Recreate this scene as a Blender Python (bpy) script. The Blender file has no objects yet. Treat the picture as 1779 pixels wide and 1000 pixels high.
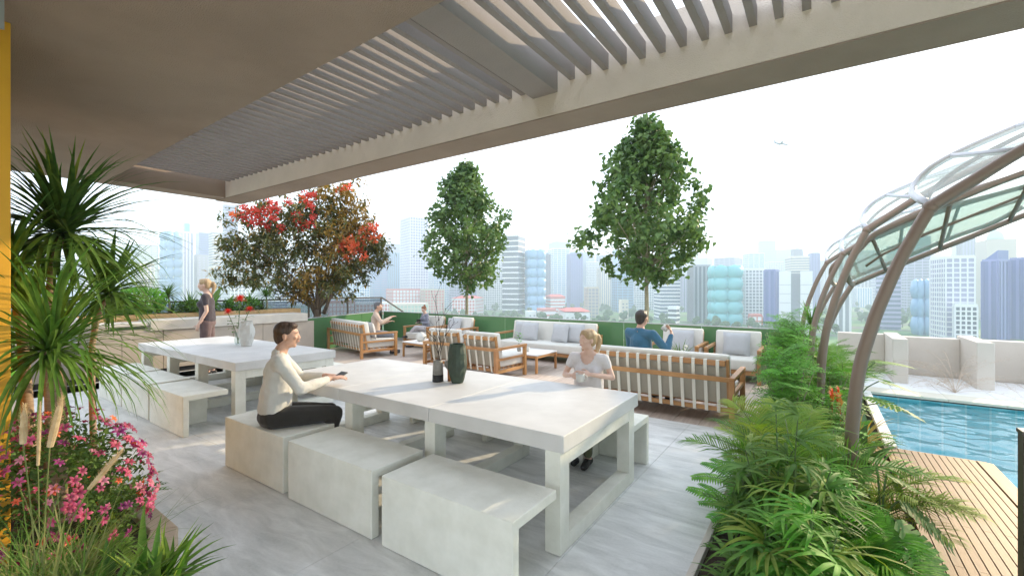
import bpy, bmesh, math, random
from mathutils import Vector, Matrix, Euler, noise
R_ = math.radians
random.seed(11)
S = bpy.context.scene
COL = S.collection
# ------------------------------------------------------------------ camera, world, sun, exposure
H = 1.65
F = 774.0 / 1779.0 * 36.0
TH = math.atan(535.5 / 774)
cd = bpy.data.cameras.new('camera'); cam = bpy.data.objects.new('camera', cd); COL.objects.link(cam)
cd.lens = F; cd.sensor_width = 36; cd.clip_start = 0.05; cd.clip_end = 20000
cam.location = (0, 0, H); cam.rotation_euler = (R_(90), 0, TH)
S.camera = cam
SUN_AZ = TH - R_(57.0)          # angle counter-clockwise from +Y of the direction towards the sun
SUN_EL = R_(19)
W = bpy.data.worlds.new('World'); S.world = W; W.use_nodes = True
wn = W.node_tree; wn.nodes.clear()
sky = wn.nodes.new('ShaderNodeTexSky'); sky.sky_type = 'NISHITA'; sky.sun_disc = False
sky.sun_elevation = SUN_EL; sky.sun_rotation = -SUN_AZ
sky.air_density = 1.0; sky.dust_density = 0.6; sky.ozone_density = 1.0
bg = wn.nodes.new('ShaderNodeBackground'); bg.inputs[1].default_value = 0.15
wo = wn.nodes.new('ShaderNodeOutputWorld')
# thin high cloud: a white veil mixed over the sky all the way round
tc = wn.nodes.new('ShaderNodeTexCoord'); mp = wn.nodes.new('ShaderNodeMapping'); mp.inputs['Scale'].default_value = (1.0, 1.0, 3.2)
nz = wn.nodes.new('ShaderNodeTexNoise'); nz.inputs['Scale'].default_value = 2.3; nz.inputs['Detail'].default_value = 6; nz.inputs['Roughness'].default_value = .55
rp = wn.nodes.new('ShaderNodeValToRGB'); rp.color_ramp.elements[0].position = .3; rp.color_ramp.elements[1].position = .75
rp.color_ramp.elements[0].color = (.62, .62, .62, 1); rp.color_ramp.elements[1].color = (.98, .98, .98, 1)
mx = wn.nodes.new('ShaderNodeMixRGB'); mx.inputs[2].default_value = (5.0, 5.4, 6.0, 1)
L = wn.links
L.new(tc.outputs['Generated'], mp.inputs[0]); L.new(mp.outputs[0], nz.inputs[0]); L.new(nz.outputs[0], rp.inputs[0])
L.new(rp.outputs[0], mx.inputs[0]); L.new(sky.outputs[0], mx.inputs[1]); L.new(mx.outputs[0], bg.inputs[0]); L.new(bg.outputs[0], wo.inputs[0])
sd = bpy.data.lights.new('sun', 'SUN'); sun = bpy.data.objects.new('sun', sd); COL.objects.link(sun)
sd.energy = 2.3; sd.angle = R_(.8); sd.color = (1.0, .80, .52)
sv = Vector((-math.sin(SUN_AZ) * math.cos(SUN_EL), math.cos(SUN_AZ) * math.cos(SUN_EL), math.sin(SUN_EL)))
sun.rotation_euler = sv.to_track_quat('Z', 'Y').to_euler(); sun.location = sv * 60
S.view_settings.view_transform = 'Standard'; S.view_settings.look = 'None'; S.view_settings.gamma = 1
S.view_settings.exposure = 1.5; S.view_settings.use_curve_mapping = False
S.render.engine = 'CYCLES'; S.cycles.use_denoising = True
S.cycles.max_bounces = 8; S.cycles.transparent_max_bounces = 24; S.cycles.volume_bounces = 1
S.cycles.diffuse_bounces = 4; S.cycles.glossy_bounces = 3; S.cycles.sample_clamp_indirect = 6
S.cycles.caustics_reflective = False; S.cycles.caustics_refractive = False

# ------------------------------------------------------------------ helpers
def link(o, parent=None):
    COL.objects.link(o)
    if parent is not None: o.parent = parent
    return o
def tag(o, label=None, cat=None, group=None, kind=None):
    if label: o['label'] = label
    if cat: o['category'] = cat
    if group: o['group'] = group
    if kind: o['kind'] = kind
    return o
def thing(name, label, cat, loc=(0, 0, 0), rz=0, group=None):
    o = bpy.data.objects.new(name, None); o.empty_display_size = .1
    o.location = loc; o.rotation_euler = (0, 0, rz)
    return tag(link(o), label, cat, group)
def kids(o): return [c for c in S.objects if c.parent == o]
_ch = {}
def children_map():
    m = {}
    for o in S.objects:
        if o.parent: m.setdefault(o.parent.name, []).append(o)
    return m
def copy_thing(root, loc, rz=0, label=None, group=None, skip=()):
    m = children_map()
    def rec(o, parent):
        c = o.copy(); link(c, parent)
        for ch in m.get(o.name, []):
            if ch.name.split('.')[0] in skip: continue
            rec(ch, c)
        return c
    r = rec(root, None); r.location = loc; r.rotation_euler = (0, 0, rz)
    if label: r['label'] = label
    if group: r['group'] = group
    return r

class MB:
    def __init__(s): s.v = []; s.f = []; s.m = []
    def add(s, vs, fs, mi=0):
        o = len(s.v); s.v += [tuple(v) for v in vs]; s.f += [tuple(i + o for i in f) for f in fs]; s.m += [mi] * len(fs)
        return s
    def box(s, x0, x1, y0, y1, z0, z1, mi=0):
        return s.add([(x0,y0,z0),(x1,y0,z0),(x1,y1,z0),(x0,y1,z0),(x0,y0,z1),(x1,y0,z1),(x1,y1,z1),(x0,y1,z1)],
              [(0,3,2,1),(4,5,6,7),(0,1,5,4),(1,2,6,5),(2,3,7,6),(3,0,4,7)], mi)
    def bar(s, a, b, w, h, up=(0, 0, 1), mi=0):
        a = Vector(a); b = Vector(b); d = (b - a).normalized(); u = Vector(up)
        sx = d.cross(u)
        if sx.length < 1e-4: sx = d.cross(Vector((1, 0, 0)))
        sx.normalize(); sz = sx.cross(d).normalized()
        vs = []
        for p in (a, b):
            for i, j in ((-1, -1), (1, -1), (1, 1), (-1, 1)): vs.append(p + sx * i * w / 2 + sz * j * h / 2)
        return s.add(vs, [(0,1,2,3),(7,6,5,4),(0,4,5,1),(1,5,6,2),(2,6,7,3),(3,7,4,0)], mi)
    def tube(s, pts, rad, n=8, mi=0, cap=True):
        pts = [Vector(p) for p in pts]
        if not hasattr(rad, '__len__'): rad = [rad] * len(pts)
        o = len(s.v); prev = None
        for i, p in enumerate(pts):
            d = (pts[min(i + 1, len(pts) - 1)] - pts[max(i - 1, 0)])
            if d.length < 1e-9: d = Vector((0, 0, 1))
            d.normalize()
            if prev is None:
                x = d.cross(Vector((0, 0, 1)))
                if x.length < 1e-3: x = d.cross(Vector((1, 0, 0)))
            else: x = prev - d * prev.dot(d)
            x.normalize(); prev = x; y = d.cross(x)
            for k in range(n):
                a = 2 * math.pi * k / n; s.v.append(tuple(p + (x * math.cos(a) + y * math.sin(a)) * rad[i]))
        for i in range(len(pts) - 1):
            for k in range(n):
                s.f.append((o + i*n + k, o + i*n + (k+1) % n, o + (i+1)*n + (k+1) % n, o + (i+1)*n + k)); s.m.append(mi)
        if cap:
            s.f.append(tuple(o + k for k in range(n))[::-1]); s.m.append(mi)
            e = o + (len(pts) - 1) * n; s.f.append(tuple(e + k for k in range(n))); s.m.append(mi)
        return s
    def lathe(s, prof, c=(0, 0, 0), n=24, mi=0, fn=None, close=True):
        o = len(s.v)
        for i, (r, z) in enumerate(prof):
            for k in range(n):
                a = 2 * math.pi * k / n; rr = r if fn is None else r * fn(a, z)
                s.v.append((c[0] + rr * math.cos(a), c[1] + rr * math.sin(a), c[2] + z))
        for i in range(len(prof) - 1):
            for k in range(n):
                s.f.append((o + i*n + k, o + i*n + (k+1) % n, o + (i+1)*n + (k+1) % n, o + (i+1)*n + k)); s.m.append(mi)
        if close:
            s.f.append(tuple(o + k for k in range(n))[::-1]); s.m.append(mi)
            e = o + (len(prof) - 1) * n; s.f.append(tuple(e + k for k in range(n))); s.m.append(mi)
        return s
    def prism(s, poly, z0, z1, mi=0):
        n = len(poly)
        vs = [(x, y, z0) for x, y in poly] + [(x, y, z1) for x, y in poly]
        fs = [tuple(range(n))[::-1], tuple(range(n, 2 * n))] + [(i, (i+1) % n, n + (i+1) % n, n + i) for i in range(n)]
        return s.add(vs, fs, mi)
    def ball(s, c, r, n=10, mi=0, rot=None):
        if not hasattr(r, '__len__'): r = (r, r, r)
        m = n; rings = max(4, n // 2); vs = []; fs = []
        for i in range(1, rings):
            t = math.pi * i / rings
            for k in range(m):
                a = 2 * math.pi * k / m; vs.append(Vector((r[0]*math.sin(t)*math.cos(a), r[1]*math.sin(t)*math.sin(a), r[2]*math.cos(t))))
        vs += [Vector((0, 0, r[2])), Vector((0, 0, -r[2]))]; T = len(vs) - 2
        for i in range(rings - 2):
            for k in range(m): fs.append((i*m + k, (i+1)*m + k, (i+1)*m + (k+1) % m, i*m + (k+1) % m))
        for k in range(m):
            fs.append((T, k, (k+1) % m)); fs.append((T + 1, (rings-2)*m + (k+1) % m, (rings-2)*m + k))
        if rot is not None: vs = [rot @ v for v in vs]
        C = Vector(c)
        return s.add([v + C for v in vs], fs, mi)
    def mesh(s, name, mats, smooth=False):
        me = bpy.data.meshes.new(name); me.from_pydata(s.v, [], s.f)
        if not isinstance(mats, (list, tuple)): mats = [mats]
        for m in mats: me.materials.append(m)
        if len(mats) > 1: me.polygons.foreach_set('material_index', s.m)
        if smooth: me.polygons.foreach_set('use_smooth', [True] * len(me.polygons))
        me.update(); return me
    def build(s, name, mats, parent=None, smooth=False, bev=0, loc=None, seg=2):
        o = bpy.data.objects.new(name, s.mesh(name, mats, smooth)); link(o, parent)
        if loc is not None: o.location = loc
        if bev:
            b = o.modifiers.new('bevel', 'BEVEL'); b.width = bev; b.segments = seg; b.limit_method = 'ANGLE'; b.angle_limit = R_(40)
            if seg > 1: b.harden_normals = False
        return o
def obj(name, me, parent=None, loc=(0, 0, 0), rot=(0, 0, 0), sc=1):
    o = bpy.data.objects.new(name, me); link(o, parent); o.location = loc; o.rotation_euler = rot
    o.scale = (sc, sc, sc) if not hasattr(sc, '__len__') else sc
    return o

# ------------------------------------------------------------------ materials
M = {}
def mat(name, col, rough=.6, var=.0, scale=4, bump=0, bscale=40, metal=0, spec=.5, col2=None, objvar=0, trans=0, stretch=None, coat=0, sheen=0, detail=6, coord='Object', ramp=(.35, .65)):
    m = bpy.data.materials.new(name); m.use_nodes = True; nt = m.node_tree; n = nt.nodes; l = nt.links
    b = n['Principled BSDF']; out = n['Material Output']
    b.inputs['Roughness'].default_value = rough; b.inputs['Metallic'].default_value = metal
    b.inputs['Specular IOR Level'].default_value = spec; b.inputs['Coat Weight'].default_value = coat; b.inputs['Sheen Weight'].default_value = sheen
    c = (*col, 1)
    tc = n.new('ShaderNodeTexCoord'); mp = n.new('ShaderNodeMapping'); l.new(tc.outputs[coord], mp.inputs[0])
    if stretch: mp.inputs['Scale'].default_value = stretch
    src = None
    if col2 is not None or var:
        if col2 is None: lo = tuple(x * (1 - var) for x in col); hi = tuple(min(1, x * (1 + var)) for x in col)
        else: lo, hi = col, col2
        t = n.new('ShaderNodeTexNoise'); t.inputs['Scale'].default_value = scale; t.inputs['Detail'].default_value = detail; t.inputs['Roughness'].default_value = .6
        l.new(mp.outputs[0], t.inputs[0])
        r = n.new('ShaderNodeValToRGB'); r.color_ramp.elements[0].position = ramp[0]; r.color_ramp.elements[1].position = ramp[1]
        r.color_ramp.elements[0].color = (*lo, 1); r.color_ramp.elements[1].color = (*hi, 1)
        l.new(t.outputs[0], r.inputs[0]); src = r.outputs[0]
    if objvar:
        oi = n.new('ShaderNodeObjectInfo'); hs = n.new('ShaderNodeHueSaturation')
        mr = n.new('ShaderNodeMapRange'); mr.inputs[3].default_value = 1 - objvar; mr.inputs[4].default_value = 1 + objvar
        l.new(oi.outputs['Random'], mr.inputs[0]); l.new(mr.outputs[0], hs.inputs['Value'])
        mr2 = n.new('ShaderNodeMapRange'); mr2.inputs[3].default_value = .5 - objvar * .05; mr2.inputs[4].default_value = .5 + objvar * .05
        mt = n.new('ShaderNodeMath'); mt.operation = 'FRACT'; mm = n.new('ShaderNodeMath'); mm.operation = 'MULTIPLY'; mm.inputs[1].default_value = 7.31
        l.new(oi.outputs['Random'], mm.inputs[0]); l.new(mm.outputs[0], mt.inputs[0]); l.new(mt.outputs[0], mr2.inputs[0]); l.new(mr2.outputs[0], hs.inputs['Hue'])
        if src: l.new(src, hs.inputs['Color'])
        else: hs.inputs['Color'].default_value = c
        src = hs.outputs[0]
    if src: l.new(src, b.inputs['Base Color'])
    else: b.inputs['Base Color'].default_value = c
    if bump:
        t = n.new('ShaderNodeTexNoise'); t.inputs['Scale'].default_value = bscale; t.inputs['Detail'].default_value = 4
        l.new(mp.outputs[0], t.inputs[0]); bu = n.new('ShaderNodeBump'); bu.inputs['Strength'].default_value = bump; bu.inputs['Distance'].default_value = .02
        l.new(t.outputs[0], bu.inputs['Height']); l.new(bu.outputs[0], b.inputs['Normal'])
    if trans:
        tr = n.new('ShaderNodeBsdfTranslucent'); ms = n.new('ShaderNodeMixShader'); ms.inputs[0].default_value = trans
        if src:
            hv = n.new('ShaderNodeHueSaturation'); hv.inputs['Value'].default_value = 1.5; hv.inputs['Saturation'].default_value = 1.1; l.new(src, hv.inputs['Color']); l.new(hv.outputs[0], tr.inputs[0])
        else: tr.inputs[0].default_value = tuple(min(1, x * 1.5) for x in col) + (1,)
        l.new(b.outputs[0], ms.inputs[1]); l.new(tr.outputs[0], ms.inputs[2]); l.new(ms.outputs[0], out.inputs[0])
    M[name] = m
    return m
mat('concrete', (.72, .72, .635), .75, col2=(.83, .83, .75), scale=5.0, bump=.12, bscale=60)
mat('table_top', (.60, .59, .57), .5, col2=(.70, .69, .67), scale=2.6, bump=.03, bscale=30)
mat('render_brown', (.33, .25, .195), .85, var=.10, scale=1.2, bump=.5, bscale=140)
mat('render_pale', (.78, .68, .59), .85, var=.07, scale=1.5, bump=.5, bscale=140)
mat('slat', (.29, .255, .235), .8, var=.06, scale=2, bump=.2, bscale=90)
mat('yellow_paint', (.72, .36, .02), .6, var=.06, scale=1.2, bump=.05)
mat('beam_grey', (.36, .36, .35), .7, var=.05, scale=2)
mat('teak', (.36, .175, .06), .5, col2=(.48, .25, .10), scale=2.5, stretch=(1, 1, 1), bump=.1, bscale=60, objvar=.10)
mat('deck_grey', (.42, .335, .28), .65, col2=(.60, .51, .44), scale=2.2, stretch=(9, .8, 1), bump=.15, bscale=30, objvar=.14)
mat('pool_deck', (.19, .095, .035), .55, col2=(.265, .145, .06), scale=1.6, stretch=(14, 1, 1), bump=.12, bscale=25, objvar=.10)
mat('gap_dark', (.05, .04, .03), .9)
mat('cushion', (.66, .645, .60), .95, var=.04, scale=3, bump=.2, bscale=260, sheen=.2)
mat('cushion_shade', (.42, .38, .31), .95, var=.04, scale=3, bump=.2, bscale=260)  # cushion fabric darkened: the shade on its rear side is in the colour
mat('strap', (.74, .71, .63), .9, bump=.1, bscale=200)
mat('pillow_grey', (.47, .48, .50), .95, var=.05, scale=4, bump=.3, bscale=200, sheen=.2)
mat('stone_top', (.68, .67, .66), .4, var=.05, scale=5)
mat('wall_white', (.64, .585, .525), .85, var=.04, scale=1.2, bump=.25, bscale=70)
mat('paving_white', (.78, .78, .78), .75, var=.06, scale=2.5, bump=.08, bscale=50)
mat('coping', (.66, .62, .52), .7, var=.05, scale=3)
mat('curb_tan', (.55, .43, .31), .75, var=.1, scale=6, bump=.15)
mat('soil', (.05, .035, .022), .95, var=.3, scale=20, bump=.6, bscale=60)
mat('bronze', (.25, .18, .14), .42, metal=.15, var=.08, scale=1.5, stretch=(1, 1, .3))
mat('bronze_dark', (.085, .07, .06), .45, metal=.4)
mat('steel_light', (.50, .51, .55), .35, metal=.2)
mat('counter_top', (.58, .54, .48), .5, var=.06, scale=3, bump=.05)
mat('cabinet', (.44, .38, .32), .55, var=.05, scale=2)
mat('timber_planter', (.52, .32, .14), .6, col2=(.62, .41, .2), scale=2, stretch=(1, 8, 8))
mat('black_metal', (.02, .02, .022), .4)
mat('skin', (.56, .33, .235), .5, var=.05, scale=12)
mat('skin_pale', (.64, .42, .33), .5, var=.05, scale=12)
mat('bark', (.20, .15, .11), .85, var=.25, scale=14, stretch=(1, 1, .3), bump=.5, bscale=30)
mat('bark_pale', (.33, .285, .20), .85, var=.2, scale=14, bump=.4, bscale=30)
mat('palm_trunk', (.30, .20, .13), .85, col2=(.46, .33, .22), scale=3, stretch=(.4, .4, 16), bump=.6, bscale=12)

def glass_mat(name, tint, mixt, rough=.05, body=None):
    m = bpy.data.materials.new(name); m.use_nodes = True; nt = m.node_tree; n = nt.nodes; l = nt.links
    b = n['Principled BSDF']; b.inputs['Base Color'].default_value = (*(body or tint), 1); b.inputs['Roughness'].default_value = rough
    tr = n.new('ShaderNodeBsdfTransparent'); tr.inputs[0].default_value = (*tint, 1)
    ms = n.new('ShaderNodeMixShader'); ms.inputs[0].default_value = mixt
    l.new(tr.outputs[0], ms.inputs[1]); l.new(b.outputs[0], ms.inputs[2]); l.new(ms.outputs[0], n['Material Output'].inputs[0])
    M[name] = m; return m
glass_mat('green_glass', (.30, .52, .30), .80, .15, body=(.12, .27, .12))
glass_mat('canopy_glass', (.84, .90, .84), .42, .15, body=(.62, .67, .60))
glass_mat('clear_glass', (.86, .91, .90), .15, .03, body=(.5, .55, .55))
glass_mat('rail_glass', (.66, .70, .74), .22, .06, body=(.22, .25, .28))
# ------------------------------------------------------------------ special materials
def floor_mat():
    m = bpy.data.materials.new('floor_concrete'); m.use_nodes = True; n = m.node_tree.nodes; l = m.node_tree.links; b = n['Principled BSDF']
    b.inputs['Roughness'].default_value = .55
    g = n.new('ShaderNodeNewGeometry')
    def nz(sc, rot, detail=7, dist=0.6):
        mp = n.new('ShaderNodeMapping'); mp.inputs['Scale'].default_value = sc; mp.inputs['Rotation'].default_value = (0, 0, rot); l.new(g.outputs['Position'], mp.inputs[0])
        t = n.new('ShaderNodeTexNoise'); t.inputs['Scale'].default_value = 1; t.inputs['Detail'].default_value = detail; t.inputs['Roughness'].default_value = .62; t.inputs['Distortion'].default_value = dist
        l.new(mp.outputs[0], t.inputs[0]); return t.outputs[0]
    a = nz((2.2, 9, 1), R_(-32)); c = nz((.5, 1.2, 1), R_(-20), 4); d = nz((60, 60, 60), 0, 3, 0)
    r = n.new('ShaderNodeValToRGB'); e = r.color_ramp.elements; e[0].position = .3; e[0].color = (.54, .55, .54, 1); e[1].position = .72; e[1].color = (.84, .845, .84, 1)
    x = e.new(.5); x.color = (.68, .685, .675, 1)
    l.new(a, r.inputs[0])
    mx = n.new('ShaderNodeMixRGB'); mx.blend_type = 'OVERLAY'; mx.inputs[0].default_value = .35; l.new(r.outputs[0], mx.inputs[1]); l.new(c, mx.inputs[2])
    mx2 = n.new('ShaderNodeMixRGB'); mx2.blend_type = 'OVERLAY'; mx2.inputs[0].default_value = .2; l.new(mx.outputs[0], mx2.inputs[1]); l.new(d, mx2.inputs[2])
    l.new(mx2.outputs[0], b.inputs['Base Color'])
    bu = n.new('ShaderNodeBump'); bu.inputs['Strength'].default_value = .10; bu.inputs['Distance'].default_value = .01; l.new(a, bu.inputs['Height']); l.new(bu.outputs[0], b.inputs['Normal'])
    M['floor'] = m
floor_mat()
def water_mat():
    m = bpy.data.materials.new('pool_water'); m.use_nodes = True; n = m.node_tree.nodes; l = m.node_tree.links; n.remove(n['Principled BSDF'])
    out = n['Material Output']; g = n.new('ShaderNodeNewGeometry')
    gl = n.new('ShaderNodeBsdfGlossy'); gl.inputs['Roughness'].default_value = .03
    tr = n.new('ShaderNodeBsdfTransparent'); tr.inputs[0].default_value = (.72, .95, .97, 1)
    lw = n.new('ShaderNodeLayerWeight'); lw.inputs[0].default_value = .22
    ms = n.new('ShaderNodeMixShader'); l.new(lw.outputs['Fresnel'], ms.inputs[0]); l.new(tr.outputs[0], ms.inputs[1]); l.new(gl.outputs[0], ms.inputs[2]); l.new(ms.outputs[0], out.inputs[0])
    M['water'] = m
water_mat()
def brick_mat(name, col, mortar, bw, bh, ms=.02, rough=.4, off=0, axis=None, col2=None):
    m = bpy.data.materials.new(name); m.use_nodes = True; n = m.node_tree.nodes; l = m.node_tree.links; b = n['Principled BSDF']; b.inputs['Roughness'].default_value = rough
    g = n.new('ShaderNodeNewGeometry'); t = n.new('ShaderNodeTexBrick'); t.offset = off
    mp = n.new('ShaderNodeMapping'); l.new(g.outputs['Position'], mp.inputs[0])
    if axis: mp.inputs['Rotation'].default_value = axis
    l.new(mp.outputs[0], t.inputs[0])
    t.inputs['Scale'].default_value = 1; t.inputs['Brick Width'].default_value = bw; t.inputs['Row Height'].default_value = bh; t.inputs['Mortar Size'].default_value = ms
    t.inputs['Color1'].default_value = (*col, 1); t.inputs['Color2'].default_value = (*(col2 or tuple(c * .85 for c in col)), 1); t.inputs['Mortar'].default_value = (*mortar, 1)
    l.new(t.outputs[0], b.inputs['Base Color']); M[name] = m
brick_mat('pool_tile', (.42, .84, .90), (.74, .92, .93), .25, .25, .012, .3, col2=(.36, .78, .86))

# ------------------------------------------------------------------ terrace slab and paving
GZ = -33.0
m = MB(); m.box(-14, .36, -6, 12.2, -.60, -.05); m.box(.36, 8, -6, 1.95, -.60, -.05); m.box(.36, 8, 9.14, 12.2, -.60, -.054)
tag(m.build('terrace_slab', M['concrete']), kind='structure')
pav = MB().box(-10.36, -.62, -5.9, 5.69, -.05, -.0045).build('concrete_paving', M['floor']); tag(pav, kind='structure')
tm = MB().box(-.5985, .5985, -.5985, .5985, .028, .036).mesh('floor_tile', M['floor'])
i = 0
for gx in range(-7, 1):
    for gy in range(-4, 5):
        x = -1.3 + 1.2 * gx - .6; y = 5.09 + 1.2 * (gy - 4)
        if x + .6 > -.55 and x - .6 > -.7: continue
        obj('floor_tile', tm, pav, (x, y, -.036))
tm2 = MB().box(0, .675, -.5985, .5985, .028, .036).mesh('floor_tile', M['floor'])
for gy in range(-4, 5): obj('floor_tile', tm2, pav, (-1.2975, 5.09 + 1.2 * (gy - 4), -.036))
tm3 = MB().box(-.65, 0, -.5985, .5985, .028, .036).mesh('floor_tile', M['floor'])
for gy in range(-4, 5): obj('floor_tile', tm3, pav, (-9.7025, 5.09 + 1.2 * (gy - 4), -.036))
# the lounge deck: wide grey timber planks running away from the tables
dk = MB().box(-13.6, -.62, 5.694, 9.62, -.05, -.03).build('timber_terrace', M['gap_dark']); tag(dk, kind='structure')
pm = [MB().box(0, .294, 0, ln, 0, .028).mesh('plank', M['deck_grey']) for ln in (.9, 1.494, 1.194)]
x = -.914; row = 0
while x > -13.4:
    y = 5.694; k = row % 3
    ls = [(1.494, 1), (1.194, 2), (1.194, 2)] if k == 0 else ([(.9, 0), (1.494, 1), (1.494, 1)] if k == 1 else [(1.194, 2), (1.494, 1), (1.194, 2)])
    for ln, q in ls:
        obj('plank', pm[q], dk, (x, y, -.03)); y += ln + .006
    x -= .3; row += 1

# ------------------------------------------------------------------ pool
P0, P1, PF = .64, 6.5, 9.12
m = MB()
def wallq(m, pts): m.add(pts, [(0, 1, 2, 3)])
BZ = -.95
m.add([(P0, 6.06, BZ), (P1, 6.06, BZ), (P1, PF, BZ), (P0, PF, BZ)], [(0, 1, 2, 3)])
m.add([(1.34, 1.98, BZ), (P1, 1.98, BZ), (P1, 6.06, BZ), (1.34, 6.06, BZ)], [(0, 1, 2, 3)])
wallq(m, [(P0, PF, BZ), (P1, PF, BZ), (P1, PF, 0.0), (P0, PF, 0.0)])
wallq(m, [(P0, 6.06, BZ), (P0, PF, BZ), (P0, PF, 0.0), (P0, 6.06, 0.0)])
wallq(m, [(P0, 6.06, BZ), (1.34, 6.06, BZ), (1.34, 6.06, -.055), (P0, 6.06, -.055)])
wallq(m, [(1.34, 1.98, BZ), (1.34, 6.06, BZ), (1.34, 6.06, -.055), (1.34, 1.98, -.055)])
wallq(m, [(P1, 1.98, BZ), (P1, PF, BZ), (P1, PF, 0), (P1, 1.98, 0)]); wallq(m, [(1.34, 1.98, BZ), (P1, 1.98, BZ), (P1, 1.98, 0), (1.34, 1.98, 0)])
tag(m.build('pool_basin', M['pool_tile']), kind='structure')
wz = -.075
def wh(x, y):
    p = Vector((x * 1.1 + .5 * y, y * 1.7 - .35 * x, 0)); q = Vector((x * 3.1 - 1.2 * y, y * 4.2 + .8 * x, 3.3))
    return wz + .020 * noise.noise(p * 1.4) + .013 * noise.noise(q * 1.3) + .006 * noise.noise(q * 3.1)
m = MB(); NX, NY = 230, 190; ids = {}
for jy in range(NY + 1):
    for ix in range(NX + 1):
        x = P0 + (P1 - P0) * ix / NX; y = 1.98 + (PF - 1.98) * jy / NY
        if x < 1.34 - .03 and y < 6.06 - .04: continue
        x = max(x, 1.34) if y < 6.06 else x; ids[ix, jy] = len(m.v); m.v.append((x, y, wh(x, y)))
for (ix, jy) in list(ids):
    q = [(ix, jy), (ix + 1, jy), (ix + 1, jy + 1), (ix, jy + 1)]
    if all(a in ids for a in q): m.f.append(tuple(ids[a] for a in q)); m.m.append(0)
tag(m.build('pool_water', M['water'], None, True), kind='structure')
pv = MB().box(.36, 8, 9.55, 11.3, -.05, -.012).build('pool_paving', M['gap_dark']); tag(pv, kind='structure')
t = MB().box(.003, .597, .003, .580, 0, .016).mesh('paving_slab', M['paving_white'])
for a in range(13):
    for b in range(3): obj('paving_slab', t, pv, (.36 + a * .6, 9.55 + b * .583, -.016))
cp = MB().box(.36, 8, 9.09, 9.545, -.052, -.03).build('pool_coping', M['gap_dark']); tag(cp, kind='structure')
t = MB().box(.002, .598, 0, .45, 0, .036).mesh('coping_stone', M['coping'])
for a in range(13): obj('coping_stone', t, cp, (.36 + a * .6, 9.085, -.032))
lc = MB().box(.57, .63, 6.04, 9.08, -.3, -.03).build('pool_edge', M['gap_dark']); tag(lc, kind='structure')
t = MB().box(0, .10, .002, .755, 0, .045).mesh('coping_stone', M['paving_white'])
for a in range(4): obj('coping_stone', t, lc, (.555, 6.04 + a * .76, -.03), (0, 0, 0))
# timber pool deck: narrow boards with open joints
sub = MB().box(.40, 1.30, 1.98, 6.02, -.20, -.07).build('pool_deck', M['gap_dark']); tag(sub, kind='structure')
bm_ = [MB().box(0, .0445, 0, ln, 0, .026).mesh('board', M['pool_deck']) for ln in (4.04, 1.7, 2.337)]
x = .553; r = 0
while x < 1.21:
    if r % 2 == 0: obj('board', bm_[1], sub, (x, 1.98, -.026)); obj('board', bm_[2], sub, (x, 3.683, -.026))
    else: obj('board', bm_[2], sub, (x, 1.98, -.026)); obj('board', bm_[1], sub, (x, 4.32, -.026))
    x += .0515; r += 1
obj('edge_board', MB().add([(1.229, 1.98, -.03), (1.335, 1.98, -.03), (1.335, 6.00, -.03), (1.229, 6.035, -.03), (1.229, 1.98, .003), (1.335, 1.98, .003), (1.335, 6.0, .003), (1.229, 6.035, .003)],
    [(0,3,2,1),(4,5,6,7),(0,1,5,4),(1,2,6,5),(2,3,7,6),(3,0,4,7)]).mesh('edge_board', M['pool_deck']), sub)
obj('fascia', MB().box(1.30, 1.332, 1.98, 6.0, -.26, -.035).mesh('fascia', M['pool_deck']), sub)
obj('fascia', MB().box(.56, 1.30, 6.025, 6.05, -.26, -.004).mesh('fascia', M['pool_deck']), sub)
for k in range(3): obj('board', bm_[0], sub, (.372 + .0515 * k, 1.98, -.060))

# ------------------------------------------------------------------ white zigzag parapet round the pool
zw = thing('parapet_wall', 'off-white rendered parapet stepping in and out behind the pool', 'wall', (0, 0, 0))
def wpart(nm, *b): return MB().box(*b).build(nm, M['wall_white'], zw, bev=.012)
wpart('wall_panel', .30, 1.04, 11.36, 11.56, -.05, .74)
for k, x in enumerate((1.04, 2.10, 3.16, 4.22, 5.28)):
    wpart('pier', x, x + .21, 10.2 + (.1 if k else 0), 11.60, -.012, .765)
    wpart('wall_panel', x + .21, x + 1.06, 11.34, 11.54, -.012, .715)

# ------------------------------------------------------------------ right planter bed with its soil
pl = thing('planter_bed', 'long low planter full of ferns and shrubs between terrace and pool', 'planter', (0, 0, 0))
m = MB(); m.box(-.60, -.56, 1.5, 10.9, -.05, .10); m.build('planter_wall', M['wall_white'], pl, bev=.005)
m = MB(); m.box(.33, .365, 1.5, 10.9, -.05, .06); m.build('planter_wall', M['timber_planter'], pl, bev=.004)
m = MB(); m.box(-.558, .328, 1.5, 10.9, -.04, .06); m.build('soil', M['soil'], pl)
# left planter: tan curb following the corner of the bed
pl2 = thing('planter_bed', 'tan-edged planter bed with palms and pink flowers in the left foreground', 'planter', (0, 0, 0))
cb = [(-9.0, 1.12), (-4.6, 1.15), (-3.35, 1.12), (-2.72, .86), (-2.35, .45), (-2.2, -.2), (-2.2, -2.0)]
def offs(pts, d):
    out = []
    for i, p in enumerate(pts):
        a = Vector(pts[max(0, i - 1)]); b = Vector(pts[min(len(pts) - 1, i + 1)]); t = (b - a).normalized(); out.append((p[0] + t.y * -d * -1, p[1] - t.x * d))
    return out
ci = [(p[0] - (0 if i < 2 else .09), p[1] - .12) for i, p in enumerate(cb)]
m = MB()
for i in range(len(cb) - 1):
    a, b, c, d = cb[i], cb[i + 1], ci[i + 1], ci[i]
    q = MB(); q.prism([d, c, b, a], 0.0, .14); m.v, m.f, m.m = q.v, q.f, q.m
    m.build('curb_stone', M['curb_tan'], pl2, bev=.008); m = MB()
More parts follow.
